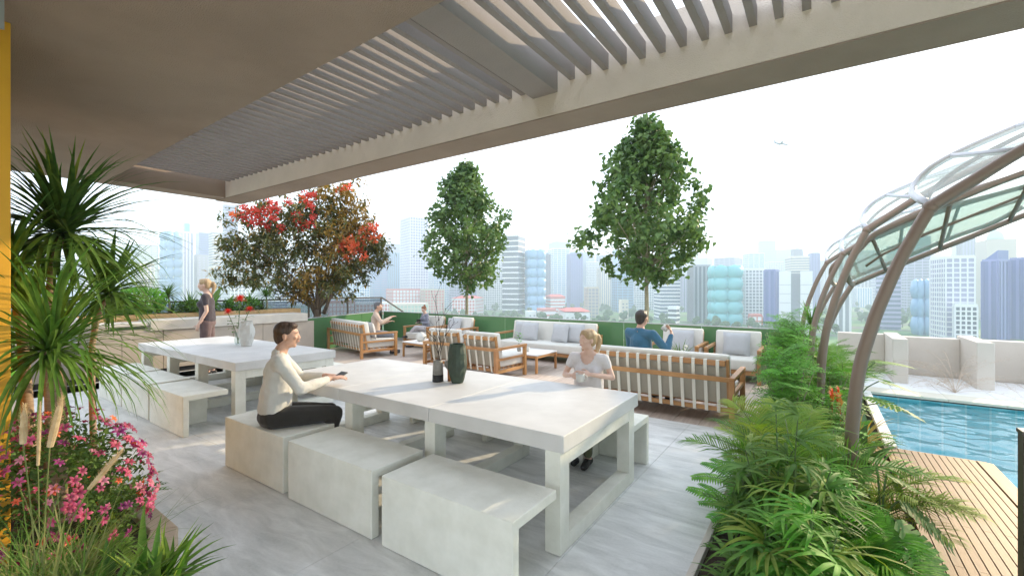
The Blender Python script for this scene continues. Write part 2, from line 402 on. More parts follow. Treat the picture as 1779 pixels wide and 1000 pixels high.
MB().prism([(-9, -2)] + [(-2.32, -2.0)] + ci[::-1][1:], .002, .10).build('soil', M['soil'], pl2)

# ------------------------------------------------------------------ roof slab and pergola
ZB = 3.15
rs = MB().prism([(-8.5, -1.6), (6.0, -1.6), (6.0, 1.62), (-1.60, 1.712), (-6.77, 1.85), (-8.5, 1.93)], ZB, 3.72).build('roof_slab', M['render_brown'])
tag(rs, 'smooth brown-grey roof slab overhead filling the upper left', 'roof')
pg = thing('pergola', 'rendered concrete pergola with close parallel slats over the tables', 'pergola', (0, 0, ZB))
def pp(nm, mt, *b, bev=.0): return MB().box(b[0], b[1], b[2], b[3], b[4] - ZB, b[5] - ZB).build(nm, mt, pg, bev=bev)
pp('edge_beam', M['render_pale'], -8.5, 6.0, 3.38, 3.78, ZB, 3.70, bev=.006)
pp('soffit_shade', M['render_brown'], -8.5, 6.0, 3.382, 3.778, ZB - .012, ZB - .001)  # thin brown sheet puts the shade of the beam underside into colour
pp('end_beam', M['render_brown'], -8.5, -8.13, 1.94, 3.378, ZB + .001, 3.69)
pp('cross_beam', M['slat'], -2.11, -1.86, 1.72, 3.379, 3.335, 3.69)
sm = MB().box(-.024, .024, 0, 1.80, 0, .125).mesh('slat', M['slat'])
x = -2.215
while x > -8.1: obj('slat', sm, pg, (x, 1.60, 3.395 - ZB)); x -= .1475
x = -1.72
while x < 5.9: obj('slat', sm, pg, (x, 1.60, 3.405 - ZB)); x += .1500
# yellow column and grey bevelled beam at the left edge
yc = MB().box(-6.2, -3.77, -1.5, .46, -.05, ZB - .002).build('wall_pier', M['yellow_paint'], bev=.004)
tag(yc, 'mustard yellow wall pier at the left edge behind the palms', 'wall')
m = MB(); g = [(-3.60, .52), (-3.06, .115), (-2.55, -.9), (-5.4, -1.2), (-4.6, 1.05)]
gb = MB().prism([(-3.46, .40), (-2.93, -.34), (-3.2, -1.5), (-5.3, -1.5)], 2.98, ZB - .003).build('ceiling_fin', M['beam_grey'])
tag(gb, 'pale grey angular fin under the roof in the top left corner', 'beam')

# ------------------------------------------------------------------ glass balustrade round the lounge
bl = thing('glass_balustrade', 'low balustrade of green tinted glass panels behind the lounge', 'balustrade', (0, 9.72, 0))
x0 = -11.9; n = 7; wq = (11.9 - .35) / n
for i in range(n):
    MB().box(x0 + i * wq + .008, x0 + (i + 1) * wq - .008, -.008, .008, .0, .87).build('glass_panel', M['green_glass'], bl)
MB().box(x0, -.35, -.03, .03, -.05, .055).build('base_channel', M['steel_light'], bl, bev=.004)
MB().box(x0, -.35, -.014, .014, .872, .888).build('top_rail', M['steel_light'], bl)
b2 = thing('glass_balustrade', 'left return of the green glass balustrade beside the flowering tree', 'balustrade', (-11.93, 9.7, 0), R_(90 + 20))
for i in range(3):
    MB().box(-(i + 1) * 1.2 + .008, -i * 1.2 - .008, -.008, .008, 0, .87).build('glass_panel', M['green_glass'], b2)
MB().box(-3.6, 0, -.014, .014, .872, .888).build('top_rail', M['steel_light'], b2)
# dark framed rail behind the kitchen planter
dr = thing('mesh_railing', 'dark framed railing with glass infill behind the kitchen planters', 'railing', (-11.75, 0, 0))
for i in range(8):
    MB().box(-.006, .006, -.5 + i * 1.25 + .03, -.5 + (i + 1) * 1.25 - .03, .1, 1.30).build('glass_panel', M['rail_glass'], dr)
    MB().box(-.02, .02, -.5 + i * 1.25 - .018, -.5 + i * 1.25 + .018, -.05, 1.32).build('post', M['bronze_dark'], dr)
MB().box(-.03, .03, -.5, 9.5, 1.32, 1.36).build('top_rail', M['bronze_dark'], dr)
MB().box(-.02, .02, 9.482, 9.518, -.05, 1.319).build('post', M['bronze_dark'], dr)
MB().add([(-.02, 9.52, 1.32), (.02, 9.52, 1.32), (.02, 10.9, .55), (-.02, 10.9, .55), (-.02, 9.52, 1.36), (.02, 9.52, 1.36), (.02, 10.9, .59), (-.02, 10.9, .59)],
         [(0,3,2,1),(4,5,6,7),(0,1,5,4),(1,2,6,5),(2,3,7,6),(3,0,4,7)]).build('sloping_rail', M['bronze_dark'], dr)
# short bronze post on the pool deck at the right edge
hp = thing('railing_post', 'short dark bronze post at the right edge of the pool deck', 'post', (.77, 2.93, 0))
MB().box(-.035, .035, -.035, .035, .0, 1.0).build('post', M['bronze_dark'], hp, bev=.004)
MB().box(-.039, .039, -.039, .039, 1.0, 1.018).build('cap', M['bronze_dark'], hp, bev=.003)
MB().box(-.06, .06, -.06, .06, .002, .012).build('base_plate', M['bronze_dark'], hp)
# ------------------------------------------------------------------ dining tables
def make_table(label):
    t = thing('dining_table', label, 'table', (-2.975, 3.075, 0), 0, 'long concrete dining tables')
    xs = [-1.695, -.578, .548, 1.695]
    for i in range(3):
        MB().box(xs[i] + .0015, xs[i+1] - .0015, -.675, .675, .642, .75).build('tabletop', M['table_top'], t, bev=.006)
    for x in (-1.535, -.45, .548, 1.61):
        f = obj('leg_frame', MB().box(x - .053, x + .053, -.66, -.54, .004, .639).mesh('upright', M['concrete']), t)
        f.name = 'upright'
        obj('upright', MB().box(x - .053, x + .053, .54, .66, .004, .639).mesh('upright', M['concrete']), t)
        obj('floor_beam', MB().box(x - .0525, x + .0525, -.538, .538, .003, .105).mesh('floor_beam', M['concrete']), t)
        obj('head_beam', MB().box(x - .0525, x + .0525, -.538, .538, .54, .638).mesh('head_beam', M['concrete']), t)
    return t
T1 = make_table('long white concrete dining table nearest the camera with dark vases')
T2 = copy_thing(T1, (-2.975 - 4.5, 3.075 + .11, 0), 0, 'long white concrete dining table further left with red flowers')
def make_bench():
    b = thing('bench', 'x', 'bench', (0, 0, 0), 0, 'concrete block benches')
    MB().box(-.03, .03, .062, .42, 0.0, .391).build('cross_panel', M['concrete'], b)
    pr = [(0, 0), (.06, 0), (.06, .392), (.46, .392), (.46, .45), (0, .45)]
    MB().add([(x, y, z) for x in (-.51, .51) for y, z in pr], [(0, 1, 2, 3, 4, 5)[::-1], (6, 7, 8, 9, 10, 11)] + [(i, (i + 1) % 6, 6 + (i + 1) % 6, 6 + i) for i in range(6)]).build('seat_and_front', M['concrete'], b, bev=.006)
    return b
B0 = make_bench(); B0.location = (-4.045, 1.89, .003); B0['label'] = 'concrete bench that the man in the white sweater sits on'
nearl = ['concrete bench in the middle of the near row in front of the table', 'concrete bench at the bottom edge, nearest the camera']
for k, lb in enumerate(nearl): copy_thing(B0, (-2.925 + 1.125 * k, 1.875 - .005 * k, .003), 0, lb)
for k, lb in enumerate(['concrete bench of the left row, furthest left by the palm leaves', 'concrete bench in the middle of the left row', 'concrete bench at the right end of the left row with open side lit']):
    copy_thing(B0, (-8.51 + 1.115 * k, 2.0 - .015 * k, .003), 0, lb)
for k, lb in enumerate(['concrete bench behind the near table under its far left part', 'concrete bench behind the near table beside the two dark vases', 'concrete bench behind the near table where the seated woman sits']):
    copy_thing(B0, (-4.10 + 1.13 * k, 4.19, .003), math.pi, lb)
for k, lb in enumerate(['concrete bench behind the left table, nearest the kitchen counter', 'concrete bench behind the left table, middle one of three', 'concrete bench behind the left table, hidden partly by the seated man']):
    copy_thing(B0, (-8.6 + 1.13 * k, 4.30, .003), math.pi, lb)

# ------------------------------------------------------------------ lounge seats
def pillow_mesh(w, h, t, name='pillow', n=9):
    m = MB(); idx = {}
    for side in (1, -1):
        for i in range(n + 1):
            for j in range(n + 1):
                u = i / n * 2 - 1; v = j / n * 2 - 1
                e = max(0, (1 - abs(u) ** 3) * (1 - abs(v) ** 3)) ** .45
                px = u * (1 - .06 * (1 - abs(v)) ** 1.0 * abs(u)); pz = v * (1 - .06 * (1 - abs(u)) * abs(v))
                idx[side, i, j] = len(m.v); m.v.append((px * w / 2, side * e * t / 2, pz * h / 2 + h / 2))
        for i in range(n):
            for j in range(n):
                q = (idx[side, i, j], idx[side, i+1, j], idx[side, i+1, j+1], idx[side, i, j+1])
                m.f.append(q if side < 0 else q[::-1]); m.m.append(0)
    return m.mesh(name, M['pillow_grey'], True)
PM = pillow_mesh(.46, .42, .15)
def cush(x0, x1, y0, y1, z0, z1, parent, name, mt='cushion', bev=.035):
    o = MB().box(x0, x1, y0, y1, z0, z1).build(name, M[mt], parent, True, bev, seg=4); return o
def make_seat(name, w, label, group, nstrap, cat='sofa', cushions=1):
    t = thing(name, label, cat, (0, 0, 0), 0, group); h = w / 2; K = M['teak']
    for s in (-1, 1):
        xo = s * (h - .03)
        MB().box(xo-.03, xo+.03, -.07, -.008, 0, .545).build('leg', K, t, bev=.004)
        MB().box(xo-.03, xo+.03, .80, .86, 0, .545).build('leg', K, t, bev=.004)
        MB().box(xo-.032, xo+.032, -.072, .872, .546, .592).build('armrest', K, t, bev=.006)
        MB().box(xo-.02, xo+.02, -.007, .798, .36, .40).build('side_rail', K, t, bev=.003)
        MB().box(xo-.02, xo+.02, -.007, .798, .14, .195).build('side_rail', K, t, bev=.003)
        MB().bar((xo - s*.055, .12, .20), (xo - s*.055, .015, .79), .035, .045).build('back_post', K, t, bev=.003)
    MB().box(-h+.061, h-.061, -.070, -.036, .535, .59).build('back_rail', K, t, bev=.003)
    MB().box(-h+.105, h-.105, -.030, .005, .715, .780).build('top_rail', K, t, bev=.004)
    MB().box(-h+.061, h-.061, .06, .10, .15, .20).build('bottom_rail', K, t, bev=.003)
    MB().box(-h+.061, h-.061, .79, .83, .15, .205).build('front_rail', K, t, bev=.003)
    for i in range(5):
        y = .2 + i * .14
        MB().box(-h+.061, h-.061, y, y+.06, .205, .222).build('seat_slat', K, t)
    if cushions == 1: spans = [(-h+.07, h-.07)]
    else:
        q = (w - .14) / cushions; spans = [(-h+.07+q*i+.003, -h+.07+q*(i+1)-.003) for i in range(cushions)]
    for a, b in spans:
        cush(a, b, .16, .85, .224, .415, t, 'seat_cushion')
    m = MB(); a, b = -h+.07, h-.07
    m.add([(a,.115,.235),(b,.115,.235),(b,.25,.255),(a,.25,.255),(a,.012,.845),(b,.012,.845),(b,.14,.845),(a,.14,.845)],
          [(0,3,2,1),(4,5,6,7),(0,1,5,4),(1,2,6,5),(2,3,7,6),(3,0,4,7)]).build('back_cushion', M['cushion'], t, True, .03, seg=4)
    MB().add([(a+.03,.100,.25),(b-.03,.100,.25),(b-.03,.113,.25),(a+.03,.113,.25),(a+.03,.006,.70),(b-.03,.006,.70),(b-.03,.019,.70),(a+.03,.019,.70)],[(0,3,2,1),(4,5,6,7),(0,1,5,4),(1,2,6,5),(2,3,7,6),(3,0,4,7)]).build('back_shade_panel', M['cushion_shade'], t)  # thin added sheet, coloured as the shaded rear of the cushion
    for i in range(nstrap):
        x = -h + .12 + (w - .24) * (i + .5) / nstrap
        st = MB(); pts = [(.105, .148), (.055, .146), (-.0320, .70), (-.0345, .782), (.008, .785), (.010, .72)]
        for k in range(len(pts) - 1):
            (y0, z0), (y1, z1) = pts[k], pts[k+1]
            st.bar((x, y0, z0), (x, y1, z1), .038 + .0004 * k, .004, up=(0, 1, .01))
        st.build('strap', M['strap'], t)
    return t
def place(o, x, y, rz): o.location = (x, y, 0); o.rotation_euler = (0, 0, rz); return o
SF1 = place(make_seat('sofa', 2.05, 'long teak sofa seen from behind, the man in blue sits on it', 'teak sofas', 13), -1.85, 5.83, 0)
SF2 = place(make_seat('sofa', 2.15, 'angled teak sofa seen from behind below the flowering tree', 'teak sofas', 12), -9.78, 6.80, R_(-13))
SF3 = place(make_seat('sofa', 2.35, 'teak sofa facing the camera with four grey pillows', 'teak sofas', 10), -5.22, 9.38, math.pi)
AC = place(make_seat('armchair', .90, 'teak armchair facing the camera at the right beside the shrubs', 'teak armchairs', 4, 'armchair'), -1.27, 9.42, math.pi)
copy_thing(AC, (-2.27, 9.42, 0), math.pi, 'teak armchair facing the camera behind the man in blue')
copy_thing(AC, (-5.08, 6.30, 0), R_(-2), 'teak armchair seen from behind, right of the dark branches')
copy_thing(AC, (-6.10, 6.42, 0), R_(4), 'teak armchair seen from behind, behind the dark branches')
copy_thing(AC, (-8.10, 9.42, 0), R_(176), 'teak armchair at the back beside the thin tree trunk')
copy_thing(AC, (-9.22, 9.42, 0), R_(184), 'teak armchair in which the person in the grey top sits')
def pillow(x, y, z, rz, tilt, label, s=1):
    o = obj('pillow', PM, None, (x, y, z), (0, 0, 0), s)
    o.rotation_euler = Euler((tilt, 0, rz)); tag(o, label, 'pillow', 'grey scatter pillows')
pillow(-1.27, 9.05, .42, 0, R_(-14), 'square grey pillow on the rightmost armchair')
pillow(-2.24, 9.05, .42, R_(3), R_(-14), 'square grey pillow on the armchair behind the small potted plant')
pillow(-5.98, 9.03, .42, R_(-6), R_(-12), 'grey pillow at the left end of the facing sofa')
pillow(-5.68, 8.90, .42, R_(6), R_(-14), 'grey pillow leaning second from the left on the facing sofa')
pillow(-4.88, 8.92, .42, R_(-8), R_(-14), 'grey pillow leaning third from the left on the facing sofa')
pillow(-4.55, 9.03, .42, R_(4), R_(-12), 'grey pillow behind the seated woman on the facing sofa')
pillow(-8.22, 9.05, .42, R_(4), R_(-14), 'grey pillow on the armchair beside the thin trunk')
pillow(-8.96, 6.99, .42, R_(-20), R_(12), 'grey pillow beside the man in beige on the angled sofa')
pillow(-9.62, 7.12, .42, R_(-10), R_(14), 'grey pillow in the middle of the angled sofa')
# coffee tables
def make_ct(label, w, d):
    t = thing('coffee_table', label, 'table', (0, 0, 0), 0, 'low teak coffee tables')
    MB().box(-w/2, w/2, -d/2, d/2, .335, .36).build('top', M['stone_top'], t, bev=.004)
    for sx in (-1, 1):
        for sy in (-1, 1):
            MB().box(sx*(w/2-.025)-.02, sx*(w/2-.025)+.02, sy*(d/2-.025)-.02, sy*(d/2-.025)+.02, 0, .333).build('leg', M['teak'], t, bev=.003)
        MB().box(sx*(w/2-.025)-.015, sx*(w/2-.025)+.015, -d/2+.046, d/2-.046, .29, .332).build('apron', M['teak'], t)
        MB().box(-w/2+.046, w/2-.046, sx*(d/2-.025)-.015, sx*(d/2-.025)+.015, .29, .332).build('apron', M['teak'], t)
    return t
CT = make_ct('low coffee table with a small vase in front of the facing sofa', 1.1, .8); CT.location = (-5.02, 7.70, 0)
copy_thing(CT, (-7.75, 7.72, 0), R_(-4), 'low coffee table with the round pot beside the man in beige')
copy_thing(CT, (-1.75, 7.55, 0), 0, 'low coffee table with a potted plant between the long sofa and armchairs')
CERAM = mat('ceramic_white', (.58, .57, .53), .45, var=.05); mat('ceramic_green', (.035, .055, .035), .6, var=.3, scale=10)
mat('ceramic_grey', (.22, .20, .18), .6, col2=(.32, .30, .26), scale=14); mat('ceramic_black', (.015, .015, .015), .5)
mat('copper', (.55, .24, .09), .35, metal=.7); mat('twig', (.035, .025, .02), .8)
# round pot and tray
t = thing('round_pot', 'round pale ceramic pot on the coffee table beside the man in beige', 'pot', (-7.95, 7.62, .361))
MB().lathe([(.05, 0), (.10, .03), (.13, .09), (.12, .15), (.075, .19), (.07, .20), (.06, .197), (.06, .15)], n=20).build('body', M['ceramic_white'], t, True)
MB().lathe([(.064, .196), (.05, .206), (.012, .213), (.012, .235), (.001, .24)], n=16).build('lid', M['ceramic_white'], t, True)
MB().tube([(.12, 0, .1), (.16, 0, .13), (.18, 0, .17)], [.02, .014, .01]).build('spout', M['ceramic_white'], t, True)
t = thing('serving_tray', 'flat dark tray on the coffee table beside the round pot', 'tray', (-7.62, 7.62, .361), R_(10))
MB().box(-.16, .16, -.10, .10, 0, .01).build('base', M['black_metal'], t)
MB().box(-.16, .16, .092, .10, .011, .03).build('rim', M['black_metal'], t); MB().box(-.16, .16, -.10, -.092, .011, .03).build('rim', M['black_metal'], t)

# ------------------------------------------------------------------ kitchen counter along the left
kc = thing('kitchen_counter', 'long outdoor kitchen counter with pale worktop and plain cabinet doors', 'counter', (-10.36, 0, 0))
MB().box(-.62, -.05, -.5, 6.1, .10, .84).build('carcass', M['cabinet'], kc)
MB().box(-.58, -.10, -.48, 6.08, .0, .098).build('plinth', M['black_metal'], kc)
MB().box(-.66, .02, 3.02, 6.14, .845, 1.035).build('worktop', M['counter_top'], kc, bev=.006)
MB().box(-.66, .0, -.5, 3.015, .945, 1.0).build('worktop', M['counter_top'], kc, bev=.006)
y = -.49; k = 0
while y < 5.9:
    w = .62
    if y < 2.9: MB().box(-.048, -.02, y + .004, y + w - .004, .105, .70).build('door', M['cabinet'], kc, bev=.002); MB().box(-.048, -.02, y + .004, y + w - .004, .708, .94).build('drawer_front', M['cabinet'], kc, bev=.002)
    else: MB().box(-.048, -.02, y + .004, y + w - .004, .105, .838).build('door', M['cabinet'], kc, bev=.002)
    y += w
MB().box(-.019, -.012, 2.45, 2.95, .885, .93).build('handle_slot', M['black_metal'], kc)
gr = thing('gas_grill', 'built-in stainless grill front with black control panel in the counter', 'grill', (-10.375, 1.6, .72))
MB().box(0, .012, -.42, .42, 0, .21).build('panel', M['steel_light'], gr, bev=.003)
MB().box(.0125, .018, -.30, .08, .06, .16).build('control_panel', M['black_metal'], gr)
for k in range(3):
    MB().tube([(.018, -.24 + k * .12, .11), (.045, -.24 + k * .12, .11)], .028, 14).build('knob', M['steel_light'], gr, True)
MB().box(-.55, .0, -.46, .46, .285, .42).build('hood', M['steel_light'], gr, bev=.03)
# planter boxes behind the counter
t = thing('planter_box', 'long timber planter box behind the kitchen worktop', 'planter', (-11.35, 0, 0))
for k in range(5):
    MB().box(.22, .25, .9 + k * 1.1, 2.0 + k * 1.1 - .006, .95, 1.12).build('front_board', M['timber_planter'], t)
MB().box(-.25, -.22, .9, 6.4, .95, 1.12).build('back_board', M['timber_planter'], t)
MB().box(-.22, .22, 6.37, 6.4, .95, 1.12).build('end_board', M['timber_planter'], t)
MB().box(-.28, .28, .88, 6.42, -.04, .948).build('base', M['cabinet'], t)
MB().box(-.218, .218, .9, 6.368, .949, 1.08).build('soil', M['soil'], t)

# ------------------------------------------------------------------ vases on the near table
TZ = .7515
def faceted(n, seed, a):
    rnd = random.Random(seed); tab = {}
    def fn(ang, z):
        k = round(ang / (2 * math.pi) * n), round(z * 40)
        if k not in tab: tab[k] = 1 + rnd.uniform(-a, a)
        return tab[k]
    return fn
t = thing('tall_vase', 'tall dark green faceted vase on the near table', 'vase', (-2.84, 3.19, TZ))
MB().lathe([(.055, 0), (.066, .03), (.076, .07), (.084, .12), (.088, .17), (.088, .22), (.084, .28), (.078, .335), (.071, .37), (.060, .368), (.062, .33), (.05, .1)], n=13, fn=faceted(13, 3, .075)).build('body', M['ceramic_green'], t)
t = thing('cylinder_vase', 'grey cylinder vase with black foot holding dark branches on the near table', 'vase', (-3.03, 3.125, TZ))
MB().lathe([(.052, 0), (.054, .005), (.0525, .066)], n=20).build('foot', M['ceramic_black'], t, True)
MB().lathe([(.0522, .067), (.049, .14), (.043, .205), (.040, .207), (.038, .2), (.038, .09)], n=20).build('body', M['ceramic_grey'], t, True)
BS = .80
br = thing('bare_branches', 'dark bare branches standing in the grey cylinder vase', 'branches', (-3.03, 3.125, TZ + .1))
rnd = random.Random(5)
def twig(m, p, d, ln, r, lev):
    pts = [p]; q = p.copy(); dd = d.copy()
    for i in range(4):
        dd = (dd + Vector((rnd.uniform(-.22, .22), rnd.uniform(-.22, .22), rnd.uniform(-.05, .2)))).normalized(); q = q + dd * ln / 4; pts.append(q.copy())
        if lev > 0 and i >= 1:
            sd_ = (dd + Vector((rnd.uniform(-1.1, 1.1), rnd.uniform(-1.1, 1.1), .3))).normalized(); twig(m, q.copy(), sd_, ln * rnd.uniform(.4, .65), r * .6, lev - 1)
    m.tube(pts, [r * (1 - .13 * i) for i in range(5)], 5)
    m.ball(pts[-1], r * 1.6, 6)
for a, b, ln in ((-.10, -.03, .60), (.08, .02, .44), (-.02, .10, .36)):
    m = MB(); twig(m, Vector((0, 0, .02)), Vector((a, b, 1)).normalized(), ln, .0065, 2); m.v = [(x*BS, y*BS, z*BS) for x, y, z in m.v]; m.build('branch', M['twig'], br, True)
t = thing('small_pot', 'small grey pot on a copper foot between the two dark vases', 'pot', (-2.955, 3.21, TZ))
MB().lathe([(.022, 0), (.022, .10), (.028, .115)], n=16).build('foot', M['copper'], t, True)
MB().lathe([(.028, .1155), (.048, .14), (.052, .175), (.040, .20), (.035, .198), (.035, .15)], n=16).build('body', M['ceramic_grey'], t, True)
# vases on the left table
t = thing('textured_vase', 'white vase with crumpled relief on the left table', 'vase', (-7.30, 3.33, TZ))
MB().lathe([(.07, 0), (.080, .04), (.092, .09), (.102, .15), (.108, .21), (.108, .27), (.100, .32), (.088, .36), (.086, .385), (.076, .385), (.08, .35), (.07, .1)], n=15, fn=faceted(15, 9, .12)).build('body', M['ceramic_white'], t)
t = thing('glass_vase', 'clear glass vase holding red flowers on the left table', 'vase', (-7.60, 3.34, TZ))
MB().lathe([(.03, 0), (.045, .02), (.05, .08), (.042, .15), (.055, .20)], n=16, close=False).build('body', M['clear_glass'], t, True)
# small vase and cup on coffee table 2
t = thing('bud_vase', 'small dark vase with a green sprig on the middle coffee table', 'vase', (-5.05, 7.55, .361))
MB().lathe([(.03, 0), (.045, .03), (.04, .09), (.02, .14), (.022, .16)], n=14).build('body', M['ceramic_grey'], t, True)
t = thing('candle_jar', 'small cream candle jar beside the bud vase', 'jar', (-4.88, 7.62, .361))
MB().lathe([(.035, 0), (.036, .09), (.03, .092), (.03, .06)], n=14).build('body', M['ceramic_white'], t, True)
MB().tube([(0, 0, .058), (0, 0, .085)], .004, 6).build('wick', M['twig'], t)
t = thing('plant_pot', 'small pale pot on the coffee table behind the long sofa', 'pot', (-1.86, 7.5, .361))
MB().lathe([(.05, 0), (.07, .10), (.06, .10), (.055, .085)], n=16).build('body', M['ceramic_white'], t, True)
# ------------------------------------------------------------------ city far below
def grass_mat():
    m = bpy.data.materials.new('city_ground'); m.use_nodes = True; n = m.node_tree.nodes; l = m.node_tree.links; b = n['Principled BSDF']; b.inputs['Roughness'].default_value = .95
    g = n.new('ShaderNodeNewGeometry')
    t = n.new('ShaderNodeTexNoise'); t.inputs['Scale'].default_value = .011; t.inputs['Detail'].default_value = 5; l.new(g.outputs['Position'], t.inputs[0])
    r = n.new('ShaderNodeValToRGB'); e = r.color_ramp.elements; e[0].position = .35; e[0].color = (.05, .13, .035, 1); e[1].position = .7; e[1].color = (.20, .26, .11, 1); x = e.new(.5); x.color = (.08, .20, .05, 1)
    l.new(t.outputs[0], r.inputs[0])
    t2 = n.new('ShaderNodeTexNoise'); t2.inputs['Scale'].default_value = .15; t2.inputs['Detail'].default_value = 6; l.new(g.outputs['Position'], t2.inputs[0])
    mx = n.new('ShaderNodeMixRGB'); mx.blend_type = 'OVERLAY'; mx.inputs[0].default_value = .5; l.new(r.outputs[0], mx.inputs[1]); l.new(t2.outputs[0], mx.inputs[2]); l.new(mx.outputs[0], b.inputs['Base Color'])
    M['city_ground'] = m
grass_mat()
mat('asphalt', (.09, .09, .095), .9, var=.1, scale=.05)
GS = 4800
tag(MB().add([(-GS, -GS, GZ), (GS, -GS, GZ), (GS, GS, GZ), (-GS, GS, GZ)], [(0, 1, 2, 3)]).build('ground', M['city_ground']), kind='structure')
rd = random.Random(4)
m = MB()
ax = TH + R_(24)
for k in range(-9, 10):
    for (dx, dy) in ((math.cos(ax), math.sin(ax)), (-math.sin(ax), math.cos(ax))):
        c = Vector((0, 620, 0)) + Vector((-dy, dx, 0)) * k * 92
        a = c - Vector((dx, dy, 0)) * 1500; b = c + Vector((dx, dy, 0)) * 1500; wv = Vector((-dy, dx, 0)) * 4
        z = GZ + .12 + (.1 if dx == math.cos(ax) else 0) 
        m.add([(*(a - wv).xy, z), (*(b - wv).xy, z), (*(b + wv).xy, z), (*(a + wv).xy, z)], [(0, 1, 2, 3)])
tag(m.build('road', M['asphalt']), kind='structure')
C = dict(white=(.80, .81, .84), cream=(.70, .64, .54), lav=(.36, .36, .52), blue=(.08, .13, .36), teal=(.13, .46, .50), grey=(.27, .29, .34), dark=(.07, .09, .13), glass=(.12, .17, .26),
         sky=(.20, .38, .58), red=(.60, .08, .06), pink=(.60, .20, .18), beige=(.55, .50, .42), ltgreen=(.45, .58, .50), violet=(.16, .20, .46))
for k, v in C.items(): mat('city_' + k, v, .55 if k not in ('glass', 'blue', 'teal', 'sky', 'dark', 'violet') else .25)
def A(px, d):
    r = (px - 889.5) / 774 * d; c_, s_ = math.cos(TH), math.sin(TH)
    return Vector((c_ * r - s_ * d, s_ * r + c_ * d, 0))
TREES_AT = []
def tower(px0, px1, yt, d, style, wall, win, label, yaw=25, q=.72, cat='tower', base=None, extra=None, pitch=3.6, name='tower', fl=None):
    if base: d = 774 * (H - GZ) / (base - 500)
    a = (px1 - px0) * d / 774; psi = R_(yaw); zt = H - (yt - 500) / 774 * d; h = zt - GZ
    c = A((px0 + px1) / 2, d); view = math.atan2(c.x, c.y)
    w = a * q / max(.3, math.cos(psi)); dp = a * (1 - q) / max(.2, abs(math.sin(psi)))
    cosb = math.cos(math.atan((px0/2+px1/2-889.5)/774)); w *= cosb; dp *= cosb
    dp = min(dp, 60)
    t = thing(name, label, cat, (c.x, c.y, GZ), -view + psi)
    W_, D_ = w / 2, dp / 2; t.location = (c + Vector((c.x, c.y, 0)).normalized() * D_).xy.to_3d() + Vector((0, 0, GZ))
    fl = fl or pitch; n = max(2, int(h / fl)); fh = h / n
    if style in ('grid', 'band', 'fins', 'mix'):
        MB().box(-W_ + .35, W_ - .35, -D_ + .35, D_ - .35, 0, h - .5).build('glazing', M['city_' + win], t)
        m = MB()
        if style in ('grid', 'band', 'mix'):
            th = {'grid': .9, 'band': 1.7, 'mix': 1.2}[style]
            for i in range(n + 1):
                z = i * fh; m.box(-W_, W_, -D_, D_, max(0, z - th), z if i else .3)
        if style in ('grid', 'fins', 'mix'):
            fp = pitch if style != 'mix' else pitch * 2.5; fw = .42 if style != 'fins' else .8
            nx = max(2, round(w / fp)); ny = max(1, round(dp / fp))
            for i in range(nx + 1):
                x = -W_ + w * i / nx
                for y in (-D_, D_): m.box(x - fw, x + fw, y - .12, y + .12, 0, h)
            for i in range(ny + 1):
                y = -D_ + dp * i / ny
                for x in (-W_, W_): m.box(x - .12, x + .12, y - fw, y + fw, 0, h)
        o = m.build('facade_grid', M['city_' + wall], t); o['kind'] = 'stuff'
        MB().box(-W_ - .1, W_ + .1, -D_ - .1, D_ + .1, h - .4, h + 1.2).build('parapet', M['city_' + wall], t)
    elif style == 'bulge':
        MB().box(-W_, W_, -D_, D_, 0, h).build('core', M['city_' + win], t)
        nx = max(2, round(w / 11)); nz_ = max(3, round(h / 12)); ny = max(1, round(dp / 11)); m = MB()
        for k in range(nz_):
            z = h * (k + .5) / nz_
            for i in range(nx): m.ball((-W_ + w * (i + .5) / nx, -D_, z), (w / nx * .62, 3.4, h / nz_ * .62), 10)
            for i in range(ny):
                for sx in (-1, 1): m.ball((sx * W_, -D_ + dp * (i + .5) / ny, z), (3.2, dp / ny * .62, h / nz_ * .62), 8)
        o = m.build('glass_bulges', M['city_' + wall], t, True); o['kind'] = 'stuff'
    elif style == 'slab':
        MB().box(-W_, -W_ * .28, -D_, D_, 0, h).build('wall', M['city_' + wall], t); MB().box(W_ * .28, W_, -D_, D_, 0, h).build('wall', M['city_' + wall], t)
        m = MB(); MB().box(-W_ * .28 + .01, W_ * .28 - .01, -D_ + 1.2, D_ - 1.2, 0, h - 2).build('glazing', M['city_' + win], t)
        for i in range(n + 1): m.box(-W_ * .278, W_ * .278, -D_ + .4, D_ - .4, max(0, i * fh - 1), i * fh if i else .3)
        o = m.build('floor_bands', M['city_grey'], t); o['kind'] = 'stuff'
        m = MB()
        for i in range(1, int(n / 2)):
            for sx in (-1, 1): m.box(sx * W_ * .64 - W_ * .34, sx * W_ * .64 + W_ * .34, -D_ - .15, -D_ + .05, i * fh * 2 - .12, i * fh * 2 + .12)
        o = m.build('panel_joints', M['city_grey'], t); o['kind'] = 'stuff'
    elif style == 'plain':
        MB().box(-W_, W_, -D_, D_, 0, h).build('wall', M['city_' + wall], t); m = MB()
        for i in range(1, n):
            nx = max(2, round(w / 5))
            for j in range(nx):
                x = -W_ + w * (j + .5) / nx; m.box(x - 1.1, x + 1.1, -D_ - .1, -D_ + .3, i * fh - 1.8, i * fh - .4)
        o = m.build('windows', M['city_' + win], t); o['kind'] = 'stuff'
    if extra: extra(t, W_, D_, h)
    return t
def cap_box(f, hh, col):
    return lambda t, W_, D_, h: MB().box(-W_ * f, W_ * f, -D_ * f, D_ * f, h + .8, h + hh).build('roof_block', M['city_' + col], t)
def dome(col):
    return lambda t, W_, D_, h: MB().lathe([(W_ * .62, 0), (W_ * .6, 3), (W_ * .5, 7), (W_ * .32, 10), (W_ * .1, 11.5), (.2, 12)], c=(0, 0, h + .2), n=20).build('dome', M['city_' + col], t, True)
